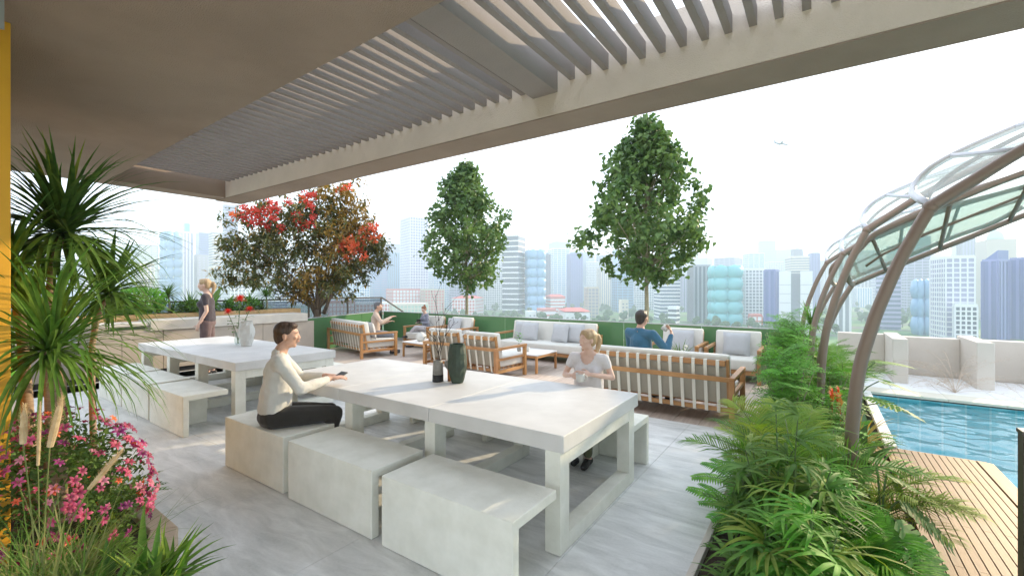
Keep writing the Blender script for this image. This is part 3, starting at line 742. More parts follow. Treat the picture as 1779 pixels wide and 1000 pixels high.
def rroof(col):
    def f(t, W_, D_, h):
        MB().add([(-W_-1,-D_-1,h+1.3),(W_+1,-D_-1,h+1.3),(W_+1,D_+1,h+1.3),(-W_-1,D_+1,h+1.3),(-W_*.6,0,h+4.5),(W_*.6,0,h+4.5)],[(0,1,5,4),(1,2,5),(2,3,4,5),(3,0,4),(0,3,2,1)]).build('roof', M['city_' + col], t)
    return f
T = tower
# right-hand cluster
T(1613, 1693, 447, 0, 'grid', 'white', 'lav', 'broad white gridded tower right of the arched trellis posts', base=592, yaw=20, q=.62, pitch=3.2)
T(1655, 1698, 531, 0, 'grid', 'white', 'dark', 'low white gridded block at the foot of the broad white tower', base=596, yaw=12, q=.9, pitch=2.8)
T(1586, 1615, 487, 0, 'bulge', 'sky', 'sky', 'narrow blue tower with one column of glass bulges', base=582, yaw=15, q=.7)
T(1560, 1616, 412, 560, 'mix', 'lav', 'glass', 'tall lavender tower behind the narrow blue bulging tower', yaw=20)
T(1662, 1694, 415, 620, 'fins', 'grey', 'lav', 'grey striped tower beside the concrete tower with the dome', yaw=15)
T(1692, 1766, 416, 470, 'plain', 'beige', 'beige', 'broad pale concrete tower topped by a green dome', yaw=18, q=.7, extra=dome('ltgreen'))
T(1706, 1752, 453, 0, 'fins', 'violet', 'blue', 'dark blue tower with a slanting top on the right', base=590, yaw=-30, q=.6, extra=lambda t, W_, D_, h: MB().add([(-W_,-D_,h),(W_,-D_,h),(W_,D_,h),(-W_,D_,h),(W_,-D_,h+7),(W_,D_,h+7)],[(0,1,4),(1,2,5,4),(3,5,2),(0,4,5,3)]).build('slanted_roof', M['city_blue'], t))
T(1754, 1800, 450, 0, 'fins', 'violet', 'blue', 'dark blue tower at the right edge of the picture', base=590, yaw=-30, q=.6)
T(1520, 1566, 470, 0, 'band', 'lav', 'glass', 'blue tower with white bands seen behind the big curved post', base=572, yaw=20)
T(1548, 1575, 445, 640, 'grid', 'cream', 'grey', 'slim cream tower between the trellis post and the blue tower', yaw=20)
T(1480, 1515, 500, 800, 'fins', 'white', 'sky', 'low pale tower seen between the curved trellis posts', yaw=20)
T(1447, 1477, 455, 0, 'fins', 'white', 'grey', 'white finned tower seen through the left trellis arches', base=578, yaw=20)
T(1425, 1450, 452, 800, 'grid', 'white', 'grey', 'pale tower just right of the leftmost thin trellis post', yaw=20)
# centre right
T(1352, 1412, 471, 0, 'slab', 'white', 'grey', 'white slab tower with a grey window strip up the middle', base=573, yaw=4, q=.97)
T(1362, 1406, 446, 640, 'band', 'cream', 'grey', 'stepped cream tower behind the white slab tower', yaw=14, extra=cap_box(.5, 12, 'grey'))
T(1404, 1424, 440, 700, 'fins', 'violet', 'blue', 'narrow blue tower right of the white slab tower', yaw=12)
T(1328, 1353, 470, 0, 'fins', 'violet', 'blue', 'violet blue tower left of the white slab tower', base=570, yaw=-20)
T(1286, 1331, 468, 0, 'grid', 'white', 'grey', 'white gridded tower beside the teal bulging tower', base=564, yaw=18, q=.8, pitch=3)
T(1231, 1287, 462, 0, 'bulge', 'teal', 'teal', 'teal tower with four columns of glass bulges', base=566, yaw=14, q=.82)
T(1194, 1234, 462, 0, 'fins', 'grey', 'dark', 'grey tower with close vertical fins left of the teal tower', base=561, yaw=14, q=.7)
T(1134, 1182, 470, 0, 'band', 'white', 'glass', 'white banded tower right of the trunk of the right tree', base=556, yaw=14)
T(1160, 1181, 534, 0, 'band', 'white', 'dark', 'small white banded block at the foot of the banded tower', base=566, yaw=-20)
T(1182, 1200, 480, 640, 'fins', 'lav', 'glass', 'slim lavender tower between the banded and finned towers', yaw=20)
T(1290, 1328, 440, 820, 'mix', 'white', 'sky', 'pale distant tower above the white gridded tower', yaw=20)
T(1240, 1290, 448, 900, 'mix', 'lav', 'glass', 'hazy tower rising behind the teal bulging tower', yaw=-20)
T(1325, 1362, 455, 1000, 'grid', 'white', 'grey', 'hazy white tower behind the violet blue tower', yaw=20)
T(1372, 1398, 436, 1150, 'plain', 'white', 'sky', 'very hazy tower with a small green dome near the stepped tower', yaw=10, extra=dome('ltgreen'))
T(1095, 1136, 470, 700, 'grid', 'white', 'glass', 'pale gridded tower behind the trunk of the right tree', yaw=20)
T(1062, 1100, 478, 640, 'mix', 'sky', 'glass', 'pale blue tower left of the right tree trunk', yaw=16)
T(1037, 1066, 466, 760, 'fins', 'cream', 'grey', 'slim cream finned tower under the left side of the right tree', yaw=20)
T(1015, 1040, 500, 0, 'grid', 'beige', 'grey', 'beige gridded mid-rise between the two green trees', base=552, yaw=20)
T(1075, 1092, 520, 0, 'plain', 'cream', 'grey', 'small cream wedge-shaped block beside the trunk of the right tree', base=556, yaw=40)
T(985, 1012, 441, 780, 'fins', 'violet', 'blue', 'hazy blue tower in the gap between the green trees', yaw=20)
T(950, 990, 432, 860, 'mix', 'white', 'sky', 'tall pale tower in the gap between the green trees', yaw=18)
T(1008, 1040, 455, 1000, 'grid', 'white', 'grey', 'faint white tower in the gap between the green trees', yaw=20)
T(913, 946, 434, 0, 'bulge', 'sky', 'sky', 'light blue bulging tower right of the banded tower', base=546, yaw=14, q=.8)
T(940, 956, 443, 640, 'fins', 'grey', 'glass', 'slim grey tower behind the light blue bulging tower', yaw=14)
T(872, 914, 408, 0, 'band', 'white', 'dark', 'tall banded tower just right of the middle tree', base=546, yaw=-22, q=.68, pitch=6, fl=6.5)
T(826, 874, 450, 700, 'grid', 'white', 'grey', 'pale tower behind the right side of the middle tree', yaw=20)
T(780, 828, 452, 640, 'mix', 'lav', 'glass', 'lavender tower behind the trunk of the middle tree', yaw=20)
T(742, 784, 470, 720, 'grid', 'white', 'sky', 'pale gridded tower left of the middle tree trunk', yaw=20)
T(694, 744, 377, 640, 'grid', 'white', 'lav', 'tallest white gridded tower left of the middle tree', yaw=22, q=.62, pitch=4)
T(670, 697, 440, 820, 'fins', 'sky', 'glass', 'pale blue tower left of the tallest white tower', yaw=20)
T(640, 674, 442, 700, 'mix', 'sky', 'lav', 'blue tower beside the right edge of the flowering tree', yaw=16)
T(600, 642, 475, 640, 'grid', 'white', 'sky', 'pale low tower under the flowering tree', yaw=18)
T(556, 604, 480, 820, 'mix', 'lav', 'sky', 'lavender mid-rise under the flowering tree', yaw=20)
T(470, 560, 470, 600, 'band', 'white', 'blue', 'wide white and blue banded block left of the flowering tree trunk', yaw=10, q=.9)
# left
T(386, 414, 357, 560, 'band', 'lav', 'glass', 'tallest lavender banded tower left of the flowering tree', yaw=14, q=.85)
T(362, 388, 402, 620, 'band', 'cream', 'grey', 'cream banded tower in front of the tallest lavender tower', yaw=12)
T(384, 440, 449, 500, 'grid', 'white', 'grey', 'white gridded block behind the standing woman', yaw=18, q=.7)
T(362, 392, 465, 520, 'grid', 'cream', 'grey', 'cream gridded block above the head of the standing woman', yaw=18, q=.7)
T(339, 364, 405, 720, 'band', 'violet', 'glass', 'violet banded tower between the cream and the round-capped towers', yaw=12)
T(334, 366, 442, 660, 'plain', 'grey', 'lav', 'plain grey block below the violet banded tower', yaw=20)
T(312, 336, 404, 640, 'fins', 'white', 'lav', 'white finned tower with a round cap', yaw=14, extra=cap_box(.5, 14, 'teal'))
T(279, 314, 402, 600, 'bulge', 'sky', 'ltgreen', 'pale teal bulging tower left of the capped tower', yaw=16)
T(228, 275, 426, 760, 'mix', 'grey', 'ltgreen', 'grey tower at the left behind the palm leaves', yaw=20)
T(235, 268, 459, 560, 'grid', 'cream', 'grey', 'low cream gridded block behind the palm leaves', yaw=20)
T(190, 232, 440, 900, 'grid', 'white', 'sky', 'faint white tower at the left behind the palm leaves', yaw=20)
T(130, 185, 450, 800, 'mix', 'white', 'lav', 'pale tower mostly hidden by the upper palm', yaw=20)
T(60, 128, 462, 700, 'grid', 'white', 'sky', 'pale tower behind the palm trunks at the far left', yaw=20)
T(10, 62, 450, 800, 'band', 'white', 'sky', 'pale banded tower at the left edge', yaw=20)
# low rises with red and pink fronts
T(670, 734, 503, 0, 'grid', 'pink', 'white', 'long red-framed four storey block behind the man in beige', base=548, yaw=16, q=.8, cat='building', name='apartment_block', pitch=4)
T(730, 772, 503, 0, 'grid', 'beige', 'pink', 'brown and white gridded block right of the red-framed one', base=549, yaw=16, q=.8, cat='building', name='apartment_block')
T(612, 680, 527, 0, 'grid', 'white', 'pink', 'low white block with small square windows behind the angled sofa', base=560, yaw=12, q=.9, cat='building', name='apartment_block')
T(567, 616, 525, 0, 'grid', 'pink', 'white', 'low red gridded block beside the flowering tree trunk', base=562, yaw=12, q=.9, cat='building', name='apartment_block')
T(500, 566, 529, 0, 'grid', 'white', 'ltgreen', 'low white gridded block left of the flowering tree trunk', base=565, yaw=12, q=.9, cat='building', name='apartment_block')
T(676, 745, 529, 0, 'grid', 'cream', 'ltgreen', 'low cream block with square windows behind the seated child', base=562, yaw=12, q=.9, cat='building', name='apartment_block')
T(785, 842, 520, 0, 'grid', 'white', 'pink', 'white and magenta block behind the trunk of the middle tree', base=549, yaw=-18, q=.7, cat='building', name='apartment_block', extra=rroof('red'))
T(925, 952, 519, 0, 'band', 'pink', 'white', 'pink banded building with a red roof, left of a similar taller one', base=543, yaw=16, cat='building', name='apartment_block', extra=rroof('red'))
T(946, 982, 517, 0, 'band', 'pink', 'white', 'larger pink banded building with a red roof beyond the facing sofa', base=545, yaw=16, cat='building', name='apartment_block', extra=rroof('red'))
T(932, 966, 538, 0, 'band', 'pink', 'white', 'small pink banded house above the left end of the facing sofa', base=554, yaw=16, cat='building', name='house')
T(966, 1026, 543, 0, 'plain', 'white', 'grey', 'long white house with a bright red hipped roof', base=557, yaw=10, cat='building', name='house', extra=rroof('red'))
T(912, 932, 540, 0, 'plain', 'white', 'grey', 'small white block left of the pink banded house', base=553, yaw=16, cat='building', name='house')
T(1300, 1324, 548, 0, 'grid', 'pink', 'white', 'small pink framed building at the foot of the white gridded tower', base=574, yaw=14, cat='building', name='house')
T(1486, 1500, 535, 0, 'plain', 'cream', 'grey', 'small cream house on the green beyond the trellis posts', base=542, yaw=20, cat='building', name='house')
# a second, fainter row of towers along the skyline
rd = random.Random(21)
sh = ['slender', 'square', 'tall', 'broad', 'stepped']; k = 0
left_of = [(0, 400), (640, 900), (900, 1060), (1120, 1460), (1460, 1779)]
LM = [(60, 'behind the leftmost palm trunk'), (130, 'behind the upper palm head'), (200, 'between the palms and the capped tower'), (280, 'left of the capped tower'), (340, 'above the head of the standing woman'), (420, 'left of the flowering tree'),
      (650, 'right of the flowering tree'), (700, 'beside the tallest white tower'), (760, 'left of the middle tree'), (830, 'behind the middle tree'), (900, 'by the tall banded tower'), (960, 'right of the light blue bulging tower'), (1010, 'between the two green trees'),
      (1070, 'left of the right tree trunk'), (1130, 'behind the right tree trunk'), (1190, 'by the grey finned tower'), (1250, 'behind the teal bulging tower'), (1310, 'behind the white gridded tower'), (1370, 'behind the white slab tower'), (1430, 'by the leftmost arch'),
      (1490, 'between the arch posts'), (1550, 'right of the big curved post'), (1610, 'by the narrow blue bulging tower'), (1670, 'behind the broad gridded tower'), (1730, 'beside the domed tower'), (1790, 'at the right edge')]
CW = dict(white='white', lav='lavender', cream='cream', sky='pale blue', grey='grey'); SW = dict(grid='gridded', band='banded', fins='finned', mix='panelled')
for px in list(range(-20, 420, 36)) + list(range(420, 1800, 28)):
    w = rd.uniform(24, 46); yt = rd.uniform(418, 468); st_ = rd.choice(['grid', 'band', 'fins', 'mix']); wc = rd.choice(['white', 'lav', 'cream', 'sky', 'grey'])
    wh_ = min(LM, key=lambda q: abs(q[0] - px - w / 2))[1]
    t = T(px, px + w, yt, rd.uniform(850, 1400), st_, wc, rd.choice(['glass', 'sky', 'lav', 'grey']), 'faint %s %s tower in the back row %s' % (CW[wc], SW[st_], wh_), yaw=rd.choice([-20, 16, 24]), pitch=6)
    t['group'] = 'hazy towers of the back row'
# park trees between the buildings: small crowns on short stems
mat('park_leaf', (.045, .10, .03), .9, var=.3, scale=.3)
m = MB(); rd = random.Random(8)
for k in range(900):
    d = rd.uniform(330, 900); px = rd.uniform(120, 1800); c = A(px, d); r = rd.uniform(2.0, 4.2)
    m.tube([(c.x, c.y, GZ), (c.x, c.y, GZ + r)], .35, 4, cap=False)
    for j in range(3):
        m.ball((c.x + rd.uniform(-r, r) * .5, c.y + rd.uniform(-r, r) * .5, GZ + r * (1.3 + .4 * j)), (r * rd.uniform(.6, .95), r * rd.uniform(.6, .95), r * .7), 6)
o = m.build('park_trees', M['park_leaf']); tag(o, 'small green trees scattered between the city buildings', 'trees', kind='stuff')
# haze: one closed box of even, pale air
hz = MB().box(-4900, 4900, -4900, 4900, GZ - 1, 122).build('haze', [])
vm = bpy.data.materials.new('haze'); vm.use_nodes = True; vn = vm.node_tree.nodes; vn.remove(vn['Principled BSDF'])
pv_ = vn.new('ShaderNodeVolumePrincipled'); pv_.inputs['Density'].default_value = .00078; pv_.inputs['Color'].default_value = (.80, .90, 1, 1); pv_.inputs['Anisotropy'].default_value = 0.0
vm.node_tree.links.new(pv_.outputs[0], vn['Material Output'].inputs['Volume']); hz.data.materials.append(vm)
tag(hz, 'pale haze over the city', 'haze', kind='stuff')
# airliner crossing the sky
ap = thing('airplane', 'small pale airliner in the sky right of the right tree', 'airplane')
c = A(1357, 900); ap.location = (c.x, c.y, H + 250 / 774 * 900); ap.rotation_euler = (0, R_(8), TH)
mat('plane_white', (.30, .31, .34), .4)
MB().tube([(-15, 0, 0), (-13.5, 0, .2), (-10, 0, .4), (10, 0, .3), (13.5, 0, 0), (15, 0, -.4)], [.3, 1.1, 1.7, 1.8, 1.3, .2], 10).build('fuselage', M['plane_white'], ap, True)
for s in (-1, 1):
    MB().add([(3, s*1, -.4), (-3, s*1, -.4), (-7.5, s*15, .9), (-5.2, s*15, .9), (3, s*1, 0), (-3, s*1, 0), (-7.5, s*15, 1.1), (-5.2, s*15, 1.1)], [(0,3,2,1),(4,5,6,7),(0,1,5,4),(1,2,6,5),(2,3,7,6),(3,0,4,7)]).build('wing', M['plane_white'], ap)
    MB().tube([(2.5, s*5, -1.3), (-1, s*5, -1.2)], [.9, .7], 8).build('engine', M['plane_white'], ap)
    MB().add([(-11, s*.6, .6), (-14, s*.6, .6), (-15.5, s*5, 1), (-14, s*5, 1), (-11, s*.6, .8), (-14, s*.6, .8), (-15.5, s*5, 1.1), (-14, s*5, 1.1)], [(0,3,2,1),(4,5,6,7),(0,1,5,4),(1,2,6,5),(2,3,7,6),(3,0,4,7)]).build('tailplane', M['plane_white'], ap)
MB().add([(-9.5, -.15, 1.2), (-14, -.15, .8), (-16.5, -.15, 6.5), (-14.2, -.15, 6.5), (-9.5, .15, 1.2), (-14, .15, .8), (-16.5, .15, 6.5), (-14.2, .15, 6.5)], [(0,3,2,1),(4,5,6,7),(0,1,5,4),(1,2,6,5),(2,3,7,6),(3,0,4,7)]).build('tail_fin', M['plane_white'], ap)
# ------------------------------------------------------------------ arched trellis of bronze posts with leaf-shaped glazed panels
POST = [(0, -.05), (.0, .12), (.003, .372), (.014, .729), (.052, 1.10), (.118, 1.387), (.158, 1.529), (.253, 1.807), (.356, 2.048), (.414, 2.17)]
def smooth(pts, n=3):
    P = [Vector(p) for p in pts]; out = []
    for i in range(len(P) - 1):
        a = P[max(0, i - 1)]; b = P[i]; c = P[i + 1]; d = P[min(len(P) - 1, i + 2)]
        for k in range(n):
            t = k / n; out.append(.5 * ((2 * b) + (c - a) * t + (2 * a - 5 * b + 4 * c - d) * t * t + (3 * b - a - 3 * c + d) * t ** 3))
    out.append(P[-1]); return out
def leaf_panel(t, J, y0, y1, near, far, bars, wn=.042, wf=.026):
    N = smooth([(J[0] + u, y0, J[1] + z) for u, z in near]); Fp = smooth([(J[0] + u, y1 + (y0 - y1) * k, J[1] + z) for u, z, k in far], 2)
    m = MB(); m.tube(N, [wn * (.95 - .3 * i / len(N)) for i in range(len(N))], 8); m.build('main_rib', M['bronze'], t, True)
    m = MB(); m.tube(Fp, wf, 8); m.build('edge_rib', M['steel_light'], t, True)
    # glass between the two edges and a middle rib
    K = 18; gv = []; gf = []; mid = []
    def samp(L, s):
        q = s * (len(L) - 1); i = min(int(q), len(L) - 2); return L[i].lerp(L[i + 1], q - i)
    for i in range(K + 1):
        a = samp(N, i / K); b = samp(Fp, i / K)
        for j in range(4): gv.append(a.lerp(b, .06 + .88 * j / 3) + Vector((0, 0, .012)))
        mid.append(a.lerp(b, .5) + Vector((0, 0, -.01)))
    for i in range(K):
        for j in range(3): gf.append((i*4 + j, (i+1)*4 + j, (i+1)*4 + j + 1, i*4 + j + 1))
    MB().add(gv, gf).build('glass_panel', M['canopy_glass'], t, True)
    MB().tube(mid[2:], .016, 6).build('middle_rib', M['bronze'], t, True)
    for s in bars:
        MB().tube([samp(N, s), samp(Fp, s)], .022, 6).build('cross_bar', M['steel_light'] if far[2][1] > 0 else M['bronze'], t, True)
NEAR = [(0, .0), (.09, .07), (.20, .15), (.42, .31), (.75, .50), (1.2, .72), (1.7, .90), (2.2, 1.02)]
FAR = [(-.0, .02, 1), (-.02, .17, .35), (.03, .30, .0), (.12, .41, 0), (.27, .50, 0), (.45, .58, 0), (.68, .67, 0), (1.2, .86, 0), (1.7, .98, 0), (2.2, 1.03, 1)]
LNEAR = [(-.0, .0), (-.09, .08), (-.08, .24), (.03, .40), (.17, .55), (.56, .74), (.90, .90), (1.25, 1.05), (1.8, 1.22), (2.2, 1.32)]
LFAR = [(.0, .0), (.16, .085), (.30, .156), (.57, .29), (1.06, .53), (1.46, .73), (1.85, .90), (2.15, 1.1)]
def arch(x, y, jz, label, lower, sc=1.0):
    t = thing('trellis_arch', label, 'trellis', (x, y, 0), 0, 'bronze trellis arches over the planting bed')
    k = jz / 2.17
    MB().tube(smooth([(a, 0, z * k if z > 0 else z) for a, z in POST]), [.044 - .0003 * i for i in range(28)], 10).build('post', M['bronze'], t, True)
    MB().tube([(-.0, 0, .055), (0, 0, .075)], .085, 12).build('base_plate', M['bronze_dark'], t)
    J = (.414, jz)
    leaf_panel(t, J, 0, .78, NEAR, FAR, (.42, .62))
    MB().ball((J[0], 0, J[1]), .045, 10).build('joint', M['bronze'], t, True)
    if lower:
        MB().tube(smooth([(-.03 + a * .9, 1.05, z * .785 if z > 0 else z) for a, z in POST]), [.039 - .0003 * i for i in range(28)], 10).build('post', M['bronze'], t, True)
        j = (.345, 1.70); N = smooth([(j[0] + u, .25, j[1] + z) for u, z in LNEAR]); L2 = smooth([(j[0] + u, 1.05, j[1] + z) for u, z in LFAR])
        MB().tube(smooth([(j[0], 1.05, j[1]), (j[0] - .06, .65, j[1] + .04)] + [(j[0] + u, .25, j[1] + z) for u, z in LNEAR[2:]]), .030, 8).build('edge_rib', M['bronze'], t, True)
        MB().tube(L2, .030, 8).build('main_rib', M['bronze'], t, True)
        def samp(L, s):
            q = s * (len(L) - 1); i = min(int(q), len(L) - 2); return L[i].lerp(L[i + 1], q - i)
        K = 16; gv = []; gf = []
        for i in range(K + 1):
            a = samp(N, i / K); b = samp(L2, i / K)
            for q in range(4): gv.append(a.lerp(b, .05 + .9 * q / 3) + Vector((0, 0, .014)))
        for i in range(K):
            for q in range(3): gf.append((i*4 + q, (i+1)*4 + q, (i+1)*4 + q + 1, i*4 + q + 1))
        MB().add(gv, gf).build('glass_panel', M['canopy_glass'], t, True)
        for s in (.42, .62, .8): MB().tube([samp(N, s), samp(L2, s - .12)], .02, 6).build('cross_bar', M['bronze'], t, True)
        MB().tube([samp(N, s / 8).lerp(samp(L2, s / 8), .5) for s in range(2, 9)], .016, 6).build('middle_rib', M['bronze'], t, True)
    return t
arch(.172, 3.90, 2.17, 'nearest bronze trellis arch with the thickest curved post', False)
arch(.0, 6.10, 2.27, 'second bronze trellis arch with a high and a low glazed leaf panel', True)
arch(-.125, 8.30, 2.16, 'third bronze trellis arch, slimmer and further back', True)
arch(-.31, 10.20, 2.12, 'leftmost and thinnest bronze trellis arch at the far end', False)
# ------------------------------------------------------------------ foliage materials
mat('leaf_dark', (.055, .125, .028), .6, col2=(.13, .24, .05), scale=9, objvar=.25, trans=.22, spec=.22)
mat('leaf_mid', (.075, .175, .028), .6, col2=(.15, .275, .05), scale=9, objvar=.25, trans=.28, spec=.22)
mat('leaf_bright', (.08, .27, .032), .6, col2=(.20, .44, .07), scale=12, objvar=.22, trans=.3, spec=.22)
mat('leaf_yellow', (.17, .29, .035), .6, col2=(.34, .42, .09), scale=8, objvar=.2, trans=.3, spec=.22)
mat('leaf_gold', (.45, .30, .05), .5, col2=(.55, .42, .12), scale=8, objvar=.2, trans=.25)
mat('leaf_maple', (.06, .125, .032), .5, col2=(.15, .235, .065), scale=2.5, trans=.25, spec=.4, ramp=(.4, .6))
mat('leaf_bronze', (.075, .10, .03), .5, col2=(.16, .16, .05), scale=3.0, trans=.2)
mat('leaf_autumn', (.26, .16, .035), .5, col2=(.42, .27, .07), scale=4, trans=.3)
mat('petal_red', (.60, .03, .03), .5, col2=(.75, .10, .06), scale=9, trans=.2)
mat('petal_orange', (.70, .14, .05), .5, objvar=.15, trans=.2)
mat('petal_pink', (.36, .025, .10), .5, col2=(.52, .11, .21), scale=30, objvar=.3, trans=.25)
mat('petal_purple', (.24, .025, .15), .5, objvar=.25, trans=.25)
mat('petal_pale', (.60, .22, .30), .5, objvar=.2, trans=.25)
mat('grass_dry', (.38, .30, .12), .7, col2=(.5, .42, .2), scale=8, trans=.25)
mat('grass_blade', (.10, .16, .045), .6, col2=(.30, .30, .10), scale=5, trans=.25)
mat('plume', (.55, .42, .24), .9, col2=(.68, .56, .36), scale=30, trans=.3)
mat('twig_pale', (.55, .44, .35), .8)
mat('stem_green', (.10, .16, .05), .6)

def strip(m, pts, widths, side, fold=.25, mi=0):
    """a folded leaf blade along pts; side = unit vector across"""
    o = len(m.v); n = len(pts)
    for i, p in enumerate(pts):
        w = widths[i]; d = (pts[min(i + 1, n - 1)] - pts[max(i - 1, 0)]).normalized(); nn = side.cross(d)
        m.v += [tuple(p - side * w + nn * w * fold), tuple(p), tuple(p + side * w + nn * w * fold)]
    for i in range(n - 1):
        a = o + i * 3; b = a + 3
        m.f += [(a, a + 1, b + 1, b), (a + 1, a + 2, b + 2, b + 1)]; m.m += [mi, mi]
def arc_pts(ln, el, droop, n=6, az=0, base=Vector((0, 0, 0)), curl=0):
    """points of a blade starting at elevation el and bending down by droop radians over its length"""
    pts = [base.copy()]; p = base.copy()
    for i in range(n):
        e = el - droop * ((i + .5) / n) ** 1.4; a = az + curl * (i / n) ** 2
        p = p + Vector((math.sin(a) * math.cos(e), math.cos(a) * math.cos(e), math.sin(e))) * ln / n; pts.append(p.copy())
    return pts
def wprof(w, n, tip=.02, peak=.35):
    return [w * max(tip, (math.sin(math.pi * min(1, (.12 + .88 * (i / n)) ** .75)) if True else 1)) if i < n else w * tip for i in range(n + 1)]
def blade_mesh(name, ln, w, el, droop, mt, n=6, curl=0, fold=.25):
    m = MB(); pts = arc_pts(ln, el, droop, n, 0, Vector((0, 0, 0)), curl); strip(m, pts, wprof(w, n), Vector((1, 0, 0)), fold); return m.mesh(name, mt, True)
def leaf_cloud(t, c, ln, w, n, mt, rnd, el=(-.5, 1.45), droop=1.0, name='leaf', var=5, dens_up=1.0, jit=.02, sc=(.75, 1.1)):
    """a rosette: n leaves, each an object, sharing a few meshes by elevation class"""
    cls = []
    for k in range(var):
        e = el[0] + (el[1] - el[0]) * (k + .5) / var
        cls.append([blade_mesh('leaf', ln * rnd.uniform(.9, 1.1), w, e, droop * (.55 + .6 * math.cos(e)) * rnd.uniform(.7, 1.25), mt, 6, rnd.uniform(-.5, .5)) for _ in range(2)])
    for i in range(n):
        k = min(var - 1, int(var * (i + rnd.random()) / n)); me = cls[k][rnd.randrange(2)]
        s = rnd.uniform(*sc)
        obj(name, me, t, (c[0] + rnd.uniform(-jit, jit), c[1] + rnd.uniform(-jit, jit), c[2] + rnd.uniform(-jit, jit)), (rnd.uniform(-.12, .12), rnd.uniform(-.12, .12), i * 2.39996 + rnd.uniform(-.3, .3)), s)
def trunk(t, pts, r, mt='palm_trunk', name='trunk', n=9):
    MB().tube(smooth(pts), [r[0] + (r[1] - r[0]) * i / (3 * (len(pts) - 1)) for i in range(3 * (len(pts) - 1) + 1)], n).build(name, M[mt], t, True)
def frond_mesh(ln, el, droop, nl, ll, lw, mt, rnd, vang=.5, sweep=.9, curl=0, tipw=.25, stem=.1):
    """pinnate frond: curved rachis with folded leaflets on both sides"""
    m = MB(); n = 10; pts = arc_pts(ln, el, droop, n, 0, Vector((0, 0, 0)), curl)
    m.tube(pts, [.0065 * ln / .8 * (1 - .8 * i / n) + .0008 for i in range(n + 1)], 4, 1)
    for i in range(nl):
        f = stem + (1 - stem) * (i + .5) / nl; q = f * n; k = min(int(q), n - 1); p = pts[k].lerp(pts[k + 1], q - k); d = (pts[k + 1] - pts[k]).normalized()
        sx = Vector((1, 0, 0)); sx = (sx - d * sx.dot(d)).normalized(); up = sx.cross(d)
        L_ = ll * max(tipw, math.sin(math.pi * (.12 + .80 * f)) ** .7)
        for s in (-1, 1):
            ld = (sx * s * math.cos(sweep * (.4 + .6 * f)) + d * math.sin(sweep * (.4 + .6 * f)) + up * vang * rnd.uniform(.5, 1.2)).normalized()
            P = []; c_ = p.copy()
            for j in range(4):
                P.append(c_.copy()); c_ = c_ + ld * L_ / 3; ld = (ld + Vector((0, 0, -.28))).normalized()
            side = ld.cross(up); side = side.normalized() if side.length > .05 else d
            strip(m, P, [lw * .55, lw, lw * .75, lw * .06], side, .2)
    return m.mesh('frond', [mt, M['stem_green']], True)
def fronds(t, c, meshes, n, rnd, sc=(.8, 1.15), jit=.03, az0=0, azr=6.283, name='frond', tilt=.25):
    for i in range(n):
        az = az0 + azr * ((i * .618034) % 1.0) + rnd.uniform(-.15, .15)
        obj(name, meshes[i % len(meshes)], t, (c[0] + rnd.uniform(-jit, jit), c[1] + rnd.uniform(-jit, jit), c[2] + rnd.uniform(0, jit)), (rnd.uniform(-tilt, tilt), rnd.uniform(-tilt, tilt), az), rnd.uniform(*sc))

# ------------------------------------------------------------------ left bed: palms
rnd = random.Random(31)
def dracaena(label, base, head, ln, w, n, mt, tr, el=(-.7, 1.4), droop=1.0, mid=None, name='palm', split=None):
    t = thing(name, label, 'palm', (base[0], base[1], .09)); b = Vector((base[0], base[1], .09)); h = Vector(head) - b
    mid = Vector(mid) - b if mid else h * .5 + Vector((.03, -.02, 0))
    trunk(t, [(0, 0, -.03), tuple(mid), tuple(h)], tr)
    leaf_cloud(t, h, ln, w, n, M[mt], rnd, el, droop)
    return t, h, b
def Dp(px, py, d):
    r = (px - 889.5) / 774 * d; c_, s_ = math.cos(TH), math.sin(TH)
    return (c_ * r - s_ * d, s_ * r + c_ * d, H - (py - 500) / 774 * d)
t, h, b = dracaena('tall palm with striped trunk and long drooping leaves in the left foreground', Dp(90, 700, 3.35)[:2], Dp(108, 405, 3.35), .86, .015, 270, 'leaf_dark', (.030, .022), droop=.95, mid=Dp(84, 530, 3.35))
for k in range(4): obj('leaf', blade_mesh('leaf', .74, .018, 1.45 - .1 * k, .25, M['leaf_yellow']), t, h, (rnd.uniform(-.1, .1), rnd.uniform(-.1, .1), rnd.uniform(0, 6)))
t, h, b = dracaena('leafy palm cut by the left edge of the picture with a brown leaning trunk', Dp(60, 760, 2.95)[:2], Dp(14, 470, 2.95), .60, .016, 150, 'leaf_mid', (.034, .024), droop=.8, mid=Dp(38, 580, 2.95))
t, h, b = dracaena('smaller dark green palm head in front of the kitchen counter', Dp(165, 760, 3.7)[:2], Dp(188, 508, 3.7), .56, .020, 110, 'leaf_dark', (.024, .018), droop=.6, mid=Dp(160, 600, 3.7))
t, h, b = dracaena('low wide palm with thin arching leaves above the pink flowers', Dp(92, 800, 2.75)[:2], Dp(86, 610, 2.75), .78, .011, 240, 'leaf_mid', (.050, .040), droop=1.15, el=(-.5, 1.35), mid=Dp(96, 700, 2.75))
trunk(t, [(0.05, 0.03, -.03), tuple((Vector(Dp(108, 700, 2.75)) - b)), tuple(Vector(Dp(100, 640, 2.75)) - b)], (.028, .024))
